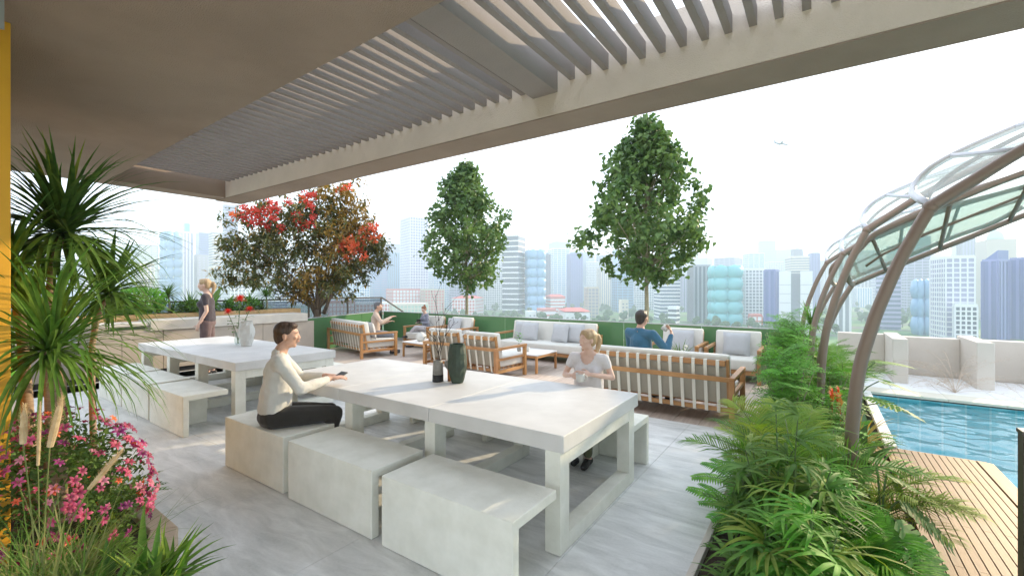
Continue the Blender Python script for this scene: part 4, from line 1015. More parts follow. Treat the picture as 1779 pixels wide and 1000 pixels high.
# broad round leaves at the far left behind the palms
t = thing('shrub', 'broad-leaved shrub with round leaves at the left edge behind the palm trunks', 'shrub', (*Dp(20, 700, 4.2)[:2], .09))
def round_leaf(w, h, mt, name='leaf', lobes=0):
    m = MB(); n = 12; vs = [(0, 0, 0)]; 
    for i in range(n + 1):
        a = math.pi * 2 * i / n; r = 1 + (.0 if not lobes else .0)
        x = math.sin(a) * w / 2; y = h / 2 - math.cos(a) * h / 2; vs.append((x, y, -.18 * h * (y / h) ** 2 - abs(x) * .12))
    vs[0] = (0, h / 2, .02)
    return m.add(vs, [(0, i, i + 1) for i in range(1, n + 1)]).mesh(name, M[mt], True)
rl = [round_leaf(.15, .2, 'leaf_bright'), round_leaf(.13, .17, 'leaf_mid')]
for i in range(42):
    z = rnd.uniform(.7, 1.55); r = .22; a = rnd.uniform(0, 6.28)
    obj('leaf', rl[i % 2], t, (math.cos(a) * r * rnd.random(), math.sin(a) * r * rnd.random(), z), (rnd.uniform(.1, 1.2), 0, rnd.uniform(0, 6.28)), rnd.uniform(.8, 1.2))
for k in range(4): MB().tube([(0, 0, 0), (rnd.uniform(-.1, .1), rnd.uniform(-.1, .1), .8), (rnd.uniform(-.2, .2), rnd.uniform(-.2, .2), 1.5)], [.014, .01, .005], 5).build('stem', M['stem_green'], t)
# ---- pink flowering bush
t = thing('flowering_bush', 'dense bush of pink and crimson star-shaped flowers at the left', 'bush', (*Dp(95, 820, 2.6)[:2], .09))
def lily(r, mt, mt2=None):
    m = MB()
    for k in range(6):
        a = k * math.pi / 3; d = Vector((math.cos(a), math.sin(a), 0)); s = Vector((-math.sin(a), math.cos(a), 0))
        P = [d * r * .05 + Vector((0, 0, -.2 * r)), d * r * .4 + Vector((0, 0, .25 * r)), d * r * .8 + Vector((0, 0, .3 * r)), d * r * 1.1 + Vector((0, 0, .08 * r))]
        strip(m, P, [r * .06, r * .24, r * .22, r * .02], s, .15)
    m.tube([(0, 0, 0), (0, 0, r * .7)], r * .035, 3, 1)
    return m.mesh('flower', [mt, M['leaf_yellow']], True)
fl = [lily(.030, M['petal_pink']), lily(.026, M['petal_pink']), lily(.030, M['petal_purple']), lily(.026, M['petal_pale']), lily(.024, M['petal_orange'])]
bc = Vector((0, 0, .32)); m = MB()
def bush_pt(rx, ry, rz, inner=.75):
    a = rnd.uniform(0, 6.283); u = rnd.uniform(-.35, 1); s = math.sqrt(max(0, 1 - u * u)); k = rnd.uniform(inner, 1.03)
    return Vector((math.cos(a) * s * rx * k, math.sin(a) * s * ry * k, u * rz * k))
right = Vector((math.cos(TH), math.sin(TH), 0)); fwd = Vector((-math.sin(TH), math.cos(TH), 0))
nf = 0
for i in range(2600):
    p = bush_pt(.46, .34, .50, .55); p = right * p.x + fwd * p.y + Vector((0, 0, p.z)) + bc
    d = Vector((rnd.uniform(-1, 1), rnd.uniform(-1, 1), rnd.uniform(-.3, .8))).normalized(); s = d.cross(Vector((rnd.uniform(-1, 1), rnd.uniform(-1, 1), 1))).normalized()
    L_ = rnd.uniform(.03, .055); strip(m, [p, p + d * L_ * .5 + Vector((0, 0, .004)), p + d * L_], [.002, .010, .001], s, .3)
o = m.build('foliage', M['leaf_dark'], t, True); o['kind'] = 'stuff'
for i in range(298):
    p = bush_pt(.50, .38, .54, .93); p2 = right * p.x + fwd * p.y + Vector((0, 0, p.z)) + bc
    nrm = Vector((p2.x, p2.y, p2.z - bc.z)).normalized() + Vector((rnd.uniform(-.5, .5), rnd.uniform(-.5, .5), rnd.uniform(-.2, .6)))
    q = nrm.to_track_quat('Z', 'Y').to_euler(); o = obj('flower', fl[rnd.choice((0, 0, 1, 1, 2, 3, 4, 0))], t, p2, q, rnd.uniform(.8, 1.35))
# ---- fountain grass with seed plumes
t = thing('fountain_grass', 'tall fountain grass with pale seed plumes in the lower left corner', 'grass', (*Dp(70, 990, 1.95)[:2], .09)); m = MB()
g0 = Vector(t.location)
for i in range(420):
    a = rnd.uniform(0, 6.283); b0 = Vector((rnd.gauss(-.06, .12), rnd.gauss(0, .10), 0)); ln = rnd.uniform(.30, .72)
    pts = arc_pts(ln, rnd.uniform(.9, 1.5), rnd.uniform(.3, 1.6), 6, a, b0); sd = Vector((math.cos(a), -math.sin(a), 0)); w = rnd.uniform(.0018, .0045)
    strip(m, pts, [w, w, w, w * .9, w * .7, w * .5, w * .1], sd, .3, 0 if rnd.random() < .6 else 1)
o = m.build('blades', [M['grass_blade'], M['leaf_mid']], t, True); o['kind'] = 'stuff'
for (px, py, px2, py2, d, r) in ((40, 770, 43, 705, 1.75, .019), (87, 775, 108, 690, 1.8, .021), (155, 848, 212, 782, 1.9, .017), (66, 808, 70, 700, 2.3, .012)):
    a = Vector(Dp(px, py, d)) - g0; b = Vector(Dp(px2, py2, d)) - g0
    MB().tube(smooth([(0, 0, 0), tuple(a * .5 + Vector((0, 0, .12))), tuple(a)]), .0025, 5).build('stalk', M['grass_blade'], t)
    m = MB(); ax = (b - a)
    for i in range(420):
        f = rnd.random(); rr = r * math.sin(math.pi * (.1 + .85 * f)) ** .6; an = rnd.uniform(0, 6.283); u = ax.normalized(); x_ = u.cross(Vector((0, 1, 0))).normalized(); y_ = u.cross(x_)
        o_ = (x_ * math.cos(an) + y_ * math.sin(an)); p = a + ax * f + o_ * rr * .2; q = p + o_ * rr * rnd.uniform(.7, 1.35) + u * .018
        sdv = o_.cross(u).normalized(); m.add([p - sdv * .0012, p + sdv * .0012, q], [(0, 1, 2)])
    m.tube([a, a + ax * .3, a + ax * .7, b], [r * .5, r * .62, r * .55, r * .15], 8)
    m.build('seed_plume', M['plume'], t)
# ---- broad strap-leaved clump at the curb
for (px, py, d, ln, n, lb, mt) in ((262, 1010, 2.2, .38, 60, 'low clump of broad upright green leaves beside the tan curb', 'leaf_mid'), (160, 1040, 2.0, .34, 50, 'dark strap-leaved clump at the bottom left edge', 'leaf_dark'), (190, 900, 2.75, .26, 60, 'fine yellow-green tuft spilling over the tan curb', 'leaf_yellow')):
    p = Dp(px, py, d); t = thing('strap_leaf_plant', lb, 'plant', (p[0], p[1], .09))
    leaf_cloud(t, (0, 0, .01), ln, .021 if mt != 'leaf_yellow' else .004, n, M[mt], rnd, (.35, 1.5), .7, jit=.07)
    if mt == 'leaf_mid': leaf_cloud(t, (0, 0, .01), ln * 1.1, .013, 8, M['leaf_yellow'], rnd, (1.0, 1.5), .4, jit=.06)
# filler low plants on the soil of the left bed
fill = [frond_mesh(.34, .9, 1.3, 12, .10, .010, M['leaf_mid'], rnd) for _ in range(2)]
WL = ['behind the pink bush', 'under the upper palm', 'right of the pink bush', 'under the far palm', 'near the kitchen end', 'under the pink flowers', 'at the far left end', 'beside the fountain grass']
for i, (x, y) in enumerate([(-3.9, .95), (-4.3, .75), (-3.2, .55), (-4.9, .9), (-5.6, .85), (-3.4, .2), (-6.4, .9), (-2.7, .0)]):
    t = thing('fern', 'low green fern in the left bed ' + WL[i], 'fern', (x, y, .09), 0, 'ferns filling the left bed'); fronds(t, (0, 0, 0), fill, 14, rnd)

# ------------------------------------------------------------------ right bed
def lady_palm(label, x, y, h, n, spread, seed, mt='leaf_mid'):
    r = random.Random(seed); t = thing('lady_palm', label, 'palm', (x, y, .06))
    sp = []
    for v in range(4):
        m = MB(); nl = 8
        for k in range(nl):
            a = -1.25 + 2.5 * k / (nl - 1) + r.uniform(-.1, .1); L_ = .26 * (1 - .22 * abs(a)) * r.uniform(.85, 1.15)
            pts = arc_pts(L_, .25 + r.uniform(-.15, .2), r.uniform(.8, 1.4), 5, a); sd = Vector((math.cos(a), -math.sin(a), 0))
            strip(m, pts, [.003, .0085, .0105, .009, .006, .001], sd, .3)
        sp.append(m.mesh('leaf_fan', M['leaf_yellow' if v == 3 else mt], True))
    for i in range(n):
        a = r.uniform(0, 6.283); rr = spread * math.sqrt(r.random()); hh = h * r.uniform(.45, 1.0) * (1 - .35 * (rr / spread) ** 2)
        b = Vector((math.cos(a) * rr * .35, math.sin(a) * rr * .35, 0)); e = Vector((math.cos(a) * rr, math.sin(a) * rr, hh))
        MB().tube([b, b.lerp(e, .5) + Vector((0, 0, .05)), e], [.006, .005, .003], 5).build('cane', M['stem_green'], t)
        for k in range(4):
            f = 1 - k * .17; p = b.lerp(e, f); obj('leaf_fan', sp[3] if r.random() < .12 else sp[r.randrange(3)], t, p, (r.uniform(-.2, .35), r.uniform(-.2, .2), r.uniform(0, 6.283) if k else -a + 1.57), r.uniform(.8, 1.25))
    return t
lady_palm('large lady palm with long pointed leaves spilling over the terrace at bottom right', -.17, 2.95, .92, 26, .27, 1)
lady_palm('lady palm at the bottom edge in front of the nearest arch post', -.06, 2.42, .62, 16, .17, 2, 'leaf_bright')
lady_palm('lady palm at the bottom edge overhanging the pale terrace floor', -.22, 2.45, .50, 14, .18, 3)
lady_palm('lady palm growing around the foot of the nearest arch post', .02, 3.45, .60, 14, .16, 4, 'leaf_bright')
r2 = random.Random(12)
def areca(label, x, y, ln, n, el, mt, az0=0, azr=6.283, ll=.25, nl=40, z=.06, name='areca_palm', droop=1.2, lw=.0052):
    t = thing(name, label, 'palm', (x, y, z)); ms = [frond_mesh(ln, el + r2.uniform(-.15, .15), droop * r2.uniform(.8, 1.2), nl, ll, lw, M[mt], r2, .35, curl=r2.uniform(-.4, .4)) for _ in range(3)]
    fronds(t, (0, 0, 0), ms, n, r2, az0=az0, azr=azr, tilt=.35)
    for k in range(3): MB().tube([(r2.uniform(-.03, .03), r2.uniform(-.03, .03), -.02), (r2.uniform(-.05, .05), r2.uniform(-.05, .05), .22)], [.014, .010], 6).build('cane', M['stem_green'], t)
    return t
areca('yellow-green areca palm with feathery fronds beside the long sofa', -.26, 4.0, .72, 15, 1.30, 'leaf_yellow')
areca('green areca palm between the terrace and the nearest arch', -.12, 3.55, .82, 14, 1.25, 'leaf_mid')
areca('feathery palm whose fronds reach right across the pool deck', .26, 3.75, .66, 8, .95, 'leaf_yellow', az0=-2.4, azr=1.6)
areca('green feathery palm right of the nearest arch post', .12, 3.05, .36, 10, 1.25, 'leaf_bright', az0=-3.0, azr=3.0)
areca('feathery palm behind the second arch near the pool', .15, 7.6, .85, 14, 1.2, 'leaf_mid')
areca('feathery palm at the far end of the bed beside the leftmost arch', -.02, 9.4, .9, 14, 1.3, 'leaf_mid')
areca('low yellow-green palm behind the third arch', .18, 8.6, .7, 12, 1.0, 'leaf_yellow')
# bright green feathery shrubs (many small leaflets)
def spray_mesh(r, mt):
    m = MB(); main = arc_pts(.34, 1.0, .9, 7)
    m.tube(main, [.003, .003, .0025, .002, .002, .0015, .001, .0008], 3, 1)
    for i in range(1, 8):
        for s in (-1, 1):
            sub = arc_pts(.15 * (1 - .5 * abs(i - 3.5) / 4), .4, .5, 4, s * 1.05, main[i])
            for j in range(1, 5):
                for s2 in (-1, 1):
                    a = s * 1.05 + s2 * .95; d = Vector((math.sin(a), math.cos(a), r.uniform(-.2, .3))).normalized(); p = sub[j]; sd = Vector((d.y, -d.x, 0)); L_ = .028 * r.uniform(.8, 1.2)
                    m.add([p, p + d * L_ * .5 + sd * L_ * .28, p + d * L_, p + d * L_ * .5 - sd * L_ * .28], [(0, 1, 2, 3)])
    return m.mesh('spray', [mt, M['stem_green']])
spm = [spray_mesh(r2, M['leaf_bright']) for _ in range(3)] + [spray_mesh(r2, M['leaf_mid'])]
def feathery(label, x, y, h, rx, n, z0=.06):
    t = thing('feathery_shrub', label, 'shrub', (x, y, z0))
    for k in range(7):
        a = k * .9; MB().tube([(0, 0, 0), (math.cos(a) * rx * .3, math.sin(a) * rx * .3, h * .45), (math.cos(a) * rx * .6, math.sin(a) * rx * .6, h * .8)], [.010, .007, .003], 5).build('stem', M['bark_pale'], t)
    for i in range(n):
        a = r2.uniform(0, 6.283); f = r2.random(); zz = h * (.12 + .82 * f); rr = rx * (math.sin(math.pi * min(1, .22 + .72 * f)) ** .6) * r2.uniform(.35, 1)
        obj('spray', spm[r2.randrange(4)], t, (math.cos(a) * rr, math.sin(a) * rr, zz - .12), (r2.uniform(-.5, .2), r2.uniform(-.3, .3), math.pi / 2 * 0 - a + math.pi / 2 + r2.uniform(-.6, .6)), r2.uniform(.7, 1.15))
feathery('bright green feathery shrub beside the right end of the long sofa', -.26, 5.05, 1.02, .36, 150)
feathery('tallest bright green feathery shrub left of the curved arch posts', -.30, 6.05, 1.32, .42, 190)
feathery('bright green feathery shrub next to the rightmost armchair', -.32, 7.1, 1.20, .40, 130)
feathery('bright green feathery shrub at the foot of the leftmost arch', -.42, 8.6, 1.08, .40, 100)
feathery('low feathery shrub in the middle of the bed behind the nearest arch', .05, 5.0, .62, .28, 90)
feathery('low feathery shrub along the pool side of the bed', .12, 6.6, .70, .26, 70)
# monstera with split leaves
def monstera_mesh(r):
    m = MB(); n = 9; L_ = .30; W2 = .13; mid = []
    for i in range(n + 1):
        y = L_ * i / n; mid.append(Vector((0, y, -.25 * L_ * (i / n) ** 2)))
    for s in (-1, 1):
        for i in range(n):
            f = (i + .5) / n; w = W2 * math.sin(math.pi * (.12 + .80 * f)) ** .6 * r.uniform(.88, 1.05)
            a = mid[i]; b = mid[i + 1]; g = .72 if i % 2 == 0 or True else 1; sw = .45
            ta = a.lerp(b, .12) + Vector((s * w, L_ * .10 * sw, -.05 * w)); tb = a.lerp(b, g) + Vector((s * w * 1.02, L_ * .14 * sw, -.06 * w))
            ia = a + Vector((s * w * .35, .005, 0)); ib = b + Vector((s * w * .35, .005, 0))
            m.add([a, b, ib, ia], [(0, 1, 2, 3) if s < 0 else (3, 2, 1, 0)]); m.add([ia, ia.lerp(ib, .78), tb, ta], [(0, 1, 2, 3) if s < 0 else (3, 2, 1, 0)])
    return m.mesh('leaf', M['leaf_mid'], True)
mm = [monstera_mesh(r2) for _ in range(2)]
def monstera(label, x, y, spots):
    t = thing('monstera', label, 'plant', (x, y, .06))
    for (dx, dy, z, az, tl, sc) in spots:
        MB().tube(smooth([(0, 0, 0), (dx * .4, dy * .4, z * .75), (dx, dy, z)]), .006, 5).build('petiole', M['stem_green'], t)
        obj('leaf', mm[r2.randrange(2)], t, (dx, dy, z), (tl, 0, az), sc)
monstera('monstera with split leaves leaning out over the pool', .26, 6.0, [(.22, .1, .80, R_(-75), .1, 1.15), (.24, -.02, .62, R_(-80), -.1, 1.2), (.26, -.2, .44, R_(-85), -.2, 1.15), (.05, .2, .7, R_(-20), .1, 1), (.1, -.3, .5, R_(-120), .0, 1), (.15, .35, .6, R_(-50), 0, 1)])
monstera('large glossy split-leaf plant overhanging the near part of the pool deck', .30, 3.45, [(.04, .18, .42, R_(-75), -.3, .9), (.08, .0, .34, R_(-95), -.5, 1.0), (.04, -.25, .32, R_(-110), -.6, 1.0), (.0, .3, .45, R_(-40), 0, .9), (.06, -.45, .26, R_(-120), -.5, .9)])
# bromeliads and grassy rosettes
t = thing('bromeliad', 'bromeliad with orange red flower spikes in the middle of the bed', 'plant', (.13, 5.15, .35))
leaf_cloud(t, (0, 0, 0), .24, .014, 40, M['leaf_yellow'], r2, (.1, 1.3), .9)
for k in range(5):
    a = k * 1.3; p = Vector((math.cos(a) * .05 * (k > 0), math.sin(a) * .05 * (k > 0), .20 + .05 * (k % 2)))
    m = MB()
    for j in range(9): strip(m, arc_pts(.048, 1.0, .5, 3, j * .7, p + Vector((0, 0, .012 * j))), [.004, .011, .008, .001], Vector((math.cos(j * .7), -math.sin(j * .7), 0)))
    m.tube([p - Vector((0, 0, .2)), p + Vector((0, 0, .1))], .006, 5); m.build('flower_spike', M['petal_orange'], t)
MB().tube([(0, 0, -.3), (0, 0, .02)], [.03, .02], 7).build('stem', M['stem_green'], t)
t = thing('grass_tuft', 'golden yellow spiky tuft at the pool end of the timber deck', 'plant', (.28, 5.15, .06)); leaf_cloud(t, (0, 0, .15), .42, .008, 90, M['leaf_gold'], r2, (-.1, 1.3), .7, jit=.05)
t = thing('strap_leaf_plant', 'dark broad-leaved plant beside the corner of the pool deck', 'plant', (.30, 4.75, .06)); leaf_cloud(t, (0, 0, .1), .38, .045, 16, M['leaf_dark'], r2, (.2, 1.2), .8, jit=.03)
t = thing('strap_leaf_plant', 'upright strap-leaved plant between the second and third arches', 'plant', (-.02, 6.6, .06)); leaf_cloud(t, (0, 0, .2), .55, .016, 50, M['leaf_mid'], r2, (.4, 1.45), .6, jit=.05)
t = thing('spiky_palm', 'spiky fan-leaved palm at the far end of the bed', 'palm', (-.12, 9.0, .06)); trunk(t, [(0, 0, -.02), (0, .02, .5), (0, 0, 1.0)], (.04, .03)); leaf_cloud(t, (0, 0, 1.0), .42, .010, 90, M['leaf_mid'], r2, (-.5, 1.4), .5)
fm = [frond_mesh(.40, .8, .9, 22, .085, .009, M['leaf_bright'], r2, .1, .5) for _ in range(2)]
for i, (x, y, lb) in enumerate([(.24, 2.62, 'bright green fern reaching over the pool deck at the bottom edge'), (-.05, 2.3, 'fern at the bottom edge below the reaching fern'), (-.45, 3.9, 'fern at the terrace edge below the yellow areca palm'), (-.42, 3.3, 'fern at the terrace edge beside the large lady palm'),
        (.1, 4.4, 'fern behind the nearest arch post'), (-.45, 4.6, 'fern at the terrace edge near the sofa leg'), (.2, 5.6, 'fern below the bromeliad'), (-.1, 4.5, 'fern under the feathery shrub'), (.0, 7.9, 'fern near the far arches'), (-.45, 5.7, 'fern at the terrace edge under the tallest shrub')]):
    t = thing('fern', lb, 'fern', (x, y, .06)); fronds(t, (0, 0, 0), fm, 14 if i else 7, r2, tilt=.2, sc=(.8, 1.15) if i > 1 else (.55, .75))
WH = ['at the bottom edge of the picture', 'under the large lady palm', 'under the yellow-green areca palm', 'behind the nearest arch post', 'beside the long sofa', 'under the feathery shrub', 'below the orange bromeliad', 'by the second arch post', 'beside the rightmost armchair', 'by the third arch post', 'near the spiky palm', 'at the far end of the bed', 'by the leftmost arch']
for i in range(26):
    x = r2.uniform(-.46, -.2) if i % 2 else r2.uniform(-.15, .12); y = 2.2 + 8.3 * i / 26
    t = thing('fern', 'low fern in the right bed ' + WH[i // 2] + (', terrace side' if i % 2 else ', pool side'), 'fern', (x, y, .06), 0, 'low ferns covering the right bed'); fronds(t, (0, 0, 0), fill, 12, r2)
# dry wispy stems in front of the white parapet
t = thing('dry_grass', 'dry wispy stems with tiny pale seeds in front of the white parapet', 'grass', (1.75, 9.75, 0)); m = MB()
for i in range(46):
    a = r2.uniform(-1.9, 1.9); ln = r2.uniform(.5, 1.15); pts = arc_pts(ln, r2.uniform(.35, 1.25), r2.uniform(.9, 1.9), 8, a, Vector((0, 0, .0)), r2.uniform(-.4, .4)); m.tube(pts, .0018, 3)
    for p in pts[3:]:
        for j in range(5):
            q = p + Vector((r2.gauss(0, .03), r2.gauss(0, .03), r2.gauss(0, .02))); s = .006; m.add([q, q + Vector((s, 0, s * .4)), q + Vector((0, s * .4, s))], [(0, 1, 2)]); m.tube([p, q], .0007, 3, cap=False)
o = m.build('stems', M['twig_pale'], t); o['kind'] = 'stuff'
# ------------------------------------------------------------------ trees beyond the balustrade
def crown_tree(label, x, y, zc0, ztop, R, zwide, seed, nclu=170, per=24, leaf=.095):
    r = random.Random(seed); t = thing('street_tree', label, 'tree', (x, y, -.05)); m = MB()
    zf = zc0 + .35
    m.tube(smooth([(0, 0, 0), (.02, .01, zf * .5), (0, .02, zf), (.03, 0, zc0 + (ztop - zc0) * .5), (0, 0, ztop - .25)]), [.062 - .0042 * i for i in range(13)], 9)
    cl = []
    for i in range(nclu):
        f = r.random() ** .85; z = zc0 + (ztop - zc0) * f
        fw = (zwide - zc0) / (ztop - zc0)
        prof_ = (math.sin(math.pi / 2 * min(1, (f + .10) / (fw + .10))) ** .8) if f < fw else math.cos(math.pi / 2 * (f - fw) / (1.02 - fw)) ** .95
        a = r.uniform(0, 6.283); bump = 1 + .20 * math.sin(a * 3 + seed + z * 2.6) + .14 * math.sin(z * 6 + a * 2 + seed)
        rr = R * prof_ * bump * (r.random() ** .38); cl.append(Vector((math.cos(a) * rr, math.sin(a) * rr, z)))
    for p in cl[:60]:
        hz0 = max(zf * .9, p.z - .6 - .5 * math.hypot(p.x, p.y)); b = Vector((0, 0, min(hz0, ztop - .6)))
        m.tube([b, b.lerp(p, .5) + Vector((0, 0, .04)), p], [.020, .012, .004], 5)
    for k in range(7):
        a = k * .9 + .3; b = Vector((0, 0, zc0 - .25 + .1 * k)); e = Vector((math.cos(a) * R * .5, math.sin(a) * R * .5, zc0 + .75)); m.tube([b, b.lerp(e, .5) + Vector((0, 0, .12)), e], [.024, .016, .007], 6)
    m.build('trunk', M['bark_pale'], t, True)
    m = MB(); shp = [(0, -.02), (.28, -.12), (.5, .18), (.34, .42), (.22, .62), (0, 1.0), (-.22, .62), (-.34, .42), (-.5, .18), (-.28, -.12)]
    for p in cl:
        for j in range(per):
            q = p + Vector((r.gauss(0, .11), r.gauss(0, .11), r.gauss(0, .12))); s = leaf * r.uniform(.65, 1.2)
            E_ = Euler((r.uniform(-1.5, -.2), r.uniform(-.5, .5), r.uniform(0, 6.283))).to_matrix(); o_ = len(m.v)
            for (u, v) in shp: m.v.append(tuple(q + E_ @ Vector((u * s, v * s, -.25 * s * abs(u) - .12 * s * v * v))))
            m.f += [(o_, o_+1, o_+2, o_+3), (o_, o_+3, o_+4, o_+5), (o_, o_+5, o_+6, o_+7), (o_, o_+7, o_+8, o_+9)]; m.m += [0] * 4
    o = m.build('crown', M['leaf_maple'], t); o['kind'] = 'stuff'
    return t
crown_tree('large green broad-leaved tree standing behind the right armchairs', -3.42, 10.55, 1.95, 5.62, 1.40, 3.05, 3, 330, 26, .125)
crown_tree('slimmer green broad-leaved tree in the middle of the picture', -9.03, 10.55, 1.75, 5.42, 1.24, 2.95, 8, 290, 25, .12)
t = thing('planter_trough', 'long soil-filled trough outside the glass balustrade where the green trees stand', 'planter', (0, 0, 0))
MB().box(-11.6, -1.4, 10.25, 10.29, -.05, .35).build('wall', M['wall_white'], t); MB().box(-11.6, -1.4, 10.9, 10.94, -.05, .35).build('wall', M['wall_white'], t); MB().box(-11.6, -1.4, 10.292, 10.898, -.049, .28).build('soil', M['soil'], t)
# flowering tree
def ftree():
    r = random.Random(17); B = Vector(Dp(554, 606, 12.3)); B.z = -.03
    t = thing('flowering_tree', 'wide multi-stemmed tree with bronze leaves and red flower clusters', 'tree', tuple(B)); fw = fwd
    blobs = [(438, 405, 44, 0), (495, 372, 46, 0), (550, 362, 40, 0), (600, 345, 42, 1), (612, 392, 40, 1), (645, 440, 30, 0), (592, 448, 42, 1), (525, 440, 46, 0), (455, 465, 34, 0), (430, 442, 28, 0), (560, 482, 28, 1), (625, 468, 26, 0), (478, 425, 44, 0), (505, 492, 22, 0), (418, 482, 20, 0), (600, 410, 40, 1), (560, 410, 46, 0), (655, 420, 18, 0), (540, 500, 24, 1), (592, 498, 22, 0)]
    m = MB(); F_ = Vector(Dp(551, 537, 12.3)) - B
    m.tube(smooth([(0, 0, 0), (-.04, 0, F_.z * .5), tuple(F_)]), [.12, .115, .11, .105, .10, .095, .09], 9)
    clus = []
    for (px, py, rad, g) in blobs:
        R3 = rad / 774 * 12.3; c = Vector(Dp(px, py, 12.3)) - B
        for k in range(int(rad * 1.15)):
            off = Vector((r.gauss(0, .5), r.gauss(0, .5), r.gauss(0, .5))); 
            if off.length > .95: off *= .95 / off.length
            p = c + (right * off.x * R3 + fw * off.y * 1.15 + Vector((0, 0, off.z * R3))); clus.append((p, g, px, py))
        e = c - Vector((0, 0, R3 * .3)) + fw * r.uniform(-.4, .4); mid = F_.lerp(e, .45) + Vector((0, 0, .18 * (e - F_).length * .3))
        m.tube(smooth([tuple(F_ - Vector((0, 0, .03))), tuple(mid), tuple(e)]), [.034, .030, .026, .022, .018, .013, .008], 6)
    for k in range(3):
        a = Vector(Dp(548 + 7 * k, 545, 12.3)) - B; b = Vector(Dp(520 + 38 * k, 475, 12.3)) - B; m.tube([a, a.lerp(b, .5) - right * .05, b], [.055, .04, .02], 7)
    m.build('trunk', M['bark'], t, True)
    G = MB(); Au = MB()
    for (p, g, px, py) in clus:
        for j in range(19):
            q = p + Vector((r.gauss(0, .07), r.gauss(0, .07), r.gauss(0, .07))); d = Vector((r.uniform(-1, 1), r.uniform(-1, 1), r.uniform(-.9, .5))).normalized(); L_ = r.uniform(.12, .20); sd = d.cross(Vector((r.uniform(-.4, .4), r.uniform(-.4, .4), 1))).normalized()
            strip(Au if (g and r.random() < .75) or r.random() < .14 else G, [q, q + d * L_ * .45, q + d * L_ - Vector((0, 0, .02))], [.004, .030, .002], sd, .3)
    o = G.build('crown', M['leaf_bronze'], t, True); o['kind'] = 'stuff'; o = Au.build('golden_leaves', M['leaf_autumn'], t, True); o['kind'] = 'stuff'
    Fm = []
    for mt in ('petal_red', 'petal_orange'):
        m = MB()
        for j in range(26):
            d = Vector((r.gauss(0, 1), r.gauss(0, 1), r.gauss(0, .8))).normalized(); q = d * r.uniform(.02, .07); sd = d.cross(Vector((r.uniform(-1, 1), r.uniform(-1, 1), 1))).normalized(); strip(m, [q, q + d * .03, q + d * .055], [.004, .018, .006], sd, .2)
        m.ball((0, 0, 0), .03, 8)
        Fm.append(m.mesh('flower_cluster', M[mt]))
    spots = [(432, 368), (440, 372), (448, 378), (455, 362), (463, 370), (470, 380), (476, 362), (440, 386), (460, 392), (452, 384), (425, 362), (482, 368), (530, 345), (537, 352), (542, 360), (533, 338), (520, 385), (526, 392), (536, 388), (543, 380), (515, 378), (490, 395), (600, 420), (610, 430), (594, 432), (618, 424), (628, 412), (636, 408), (645, 404), (650, 410), (626, 422), (640, 418), (628, 440), (636, 446), (605, 445), (653, 396), (420, 375), (545, 343), (595, 328), (605, 326), (448, 366), (500, 352), (470, 352), (410, 372), (632, 402), (643, 396), (609, 421)]
    for i, (px, py) in enumerate(spots):
        p = Vector(Dp(px + r.uniform(-3, 3), py + r.uniform(-3, 3), 12.3 - r.uniform(.5, 1.05))) - B; obj('flower_cluster', Fm[1 if px > 560 and r.random() < .75 else (r.random() < .15)], t, p, (r.uniform(0, 3), r.uniform(0, 3), 0), r.uniform(1.1, 2.0))
ftree()
gp = thing('grass_patch', 'tuft of light green grass at the foot of the flowering tree', 'grass', (*Vector(Dp(534, 603, 12.2))[:2], -.002)); m = MB(); r3 = random.Random(2)
for i in range(500):
    b = right * r3.uniform(-.45, .35) + fwd * r3.uniform(-.2, .2); a = r3.uniform(0, 6.28); strip(m, arc_pts(r3.uniform(.10, .22), r3.uniform(1.0, 1.5), .6, 3, a, b), [.006, .006, .004, .001], Vector((math.cos(a), -math.sin(a), 0)), .2)
o = m.build('blades', M['leaf_bright'], gp); o['kind'] = 'stuff'

# ------------------------------------------------------------------ plants behind the kitchen worktop
r4 = random.Random(44); PX = -11.35
def yk(px): u = (px - 889.5) / 774; d = PX / (math.cos(TH) * u - math.sin(TH)); return math.sin(TH) * u * d + math.cos(TH) * d
def kplant(px, label, kind, h, ln, w=.012, n=70, mt='leaf_dark', dy=0):
    y = yk(px); t = thing(kind, label, 'plant', (PX + dy, y, 1.07)); 
    if h > .15: trunk(t, [(0, 0, -.02), (.02, .02, h * .5), (0, 0, h)], (.022, .016), 'bark_pale')
    leaf_cloud(t, (0, 0, h), ln, w, n, M[mt], r4, (-.5, 1.4), .6); return t
kplant(292, 'small tufted palm on a thin stem left of the standing woman', 'small_palm', .42, .34, n=80)
kplant(300, 'low tufted plant under the small palm behind the worktop', 'small_palm', .06, .32, n=50)
kplant(272, 'spiky plant leaning beside the small tufted palm', 'small_palm', .22, .28, n=50, mt='leaf_mid')
kplant(330, 'spiky dark green plant directly left of the standing woman', 'small_palm', .12, .50, .014, 60)
kplant(432, 'fan of long leaves right of the red flowers behind the worktop', 'small_palm', .15, .50, .012, 70, 'leaf_mid')
kplant(462, 'tufted palm right of the fan-leaved plant behind the worktop', 'small_palm', .38, .36, n=70)
kplant(452, 'low spiky plant at the right end of the kitchen planter', 'small_palm', .08, .32, n=50)
kplant(400, 'short bright tuft between the standing woman and the red flowers', 'small_palm', .05, .34, n=50, mt='leaf_mid')
t = thing('banana_plant', 'banana plant with upright paddle leaves behind the standing woman', 'plant', (PX, yk(366), 1.07))
bl = []
for k in range(2):
    m = MB(); strip(m, arc_pts(.62, 1.25, .45, 8), [.01, .015, .055, .07, .075, .07, .055, .03, .004], Vector((1, 0, 0)), .25); bl.append(m.mesh('leaf', M['leaf_mid'], True))
for k, (a, tl) in enumerate([(R_(150), .35), (R_(30), .1), (R_(-60), .2), (R_(200), .0), (R_(-20), .3)]): obj('leaf', bl[k % 2], t, (0, 0, 0), (0, 0, a), (1.0, 1.15, .8, .9, 1.0)[k])
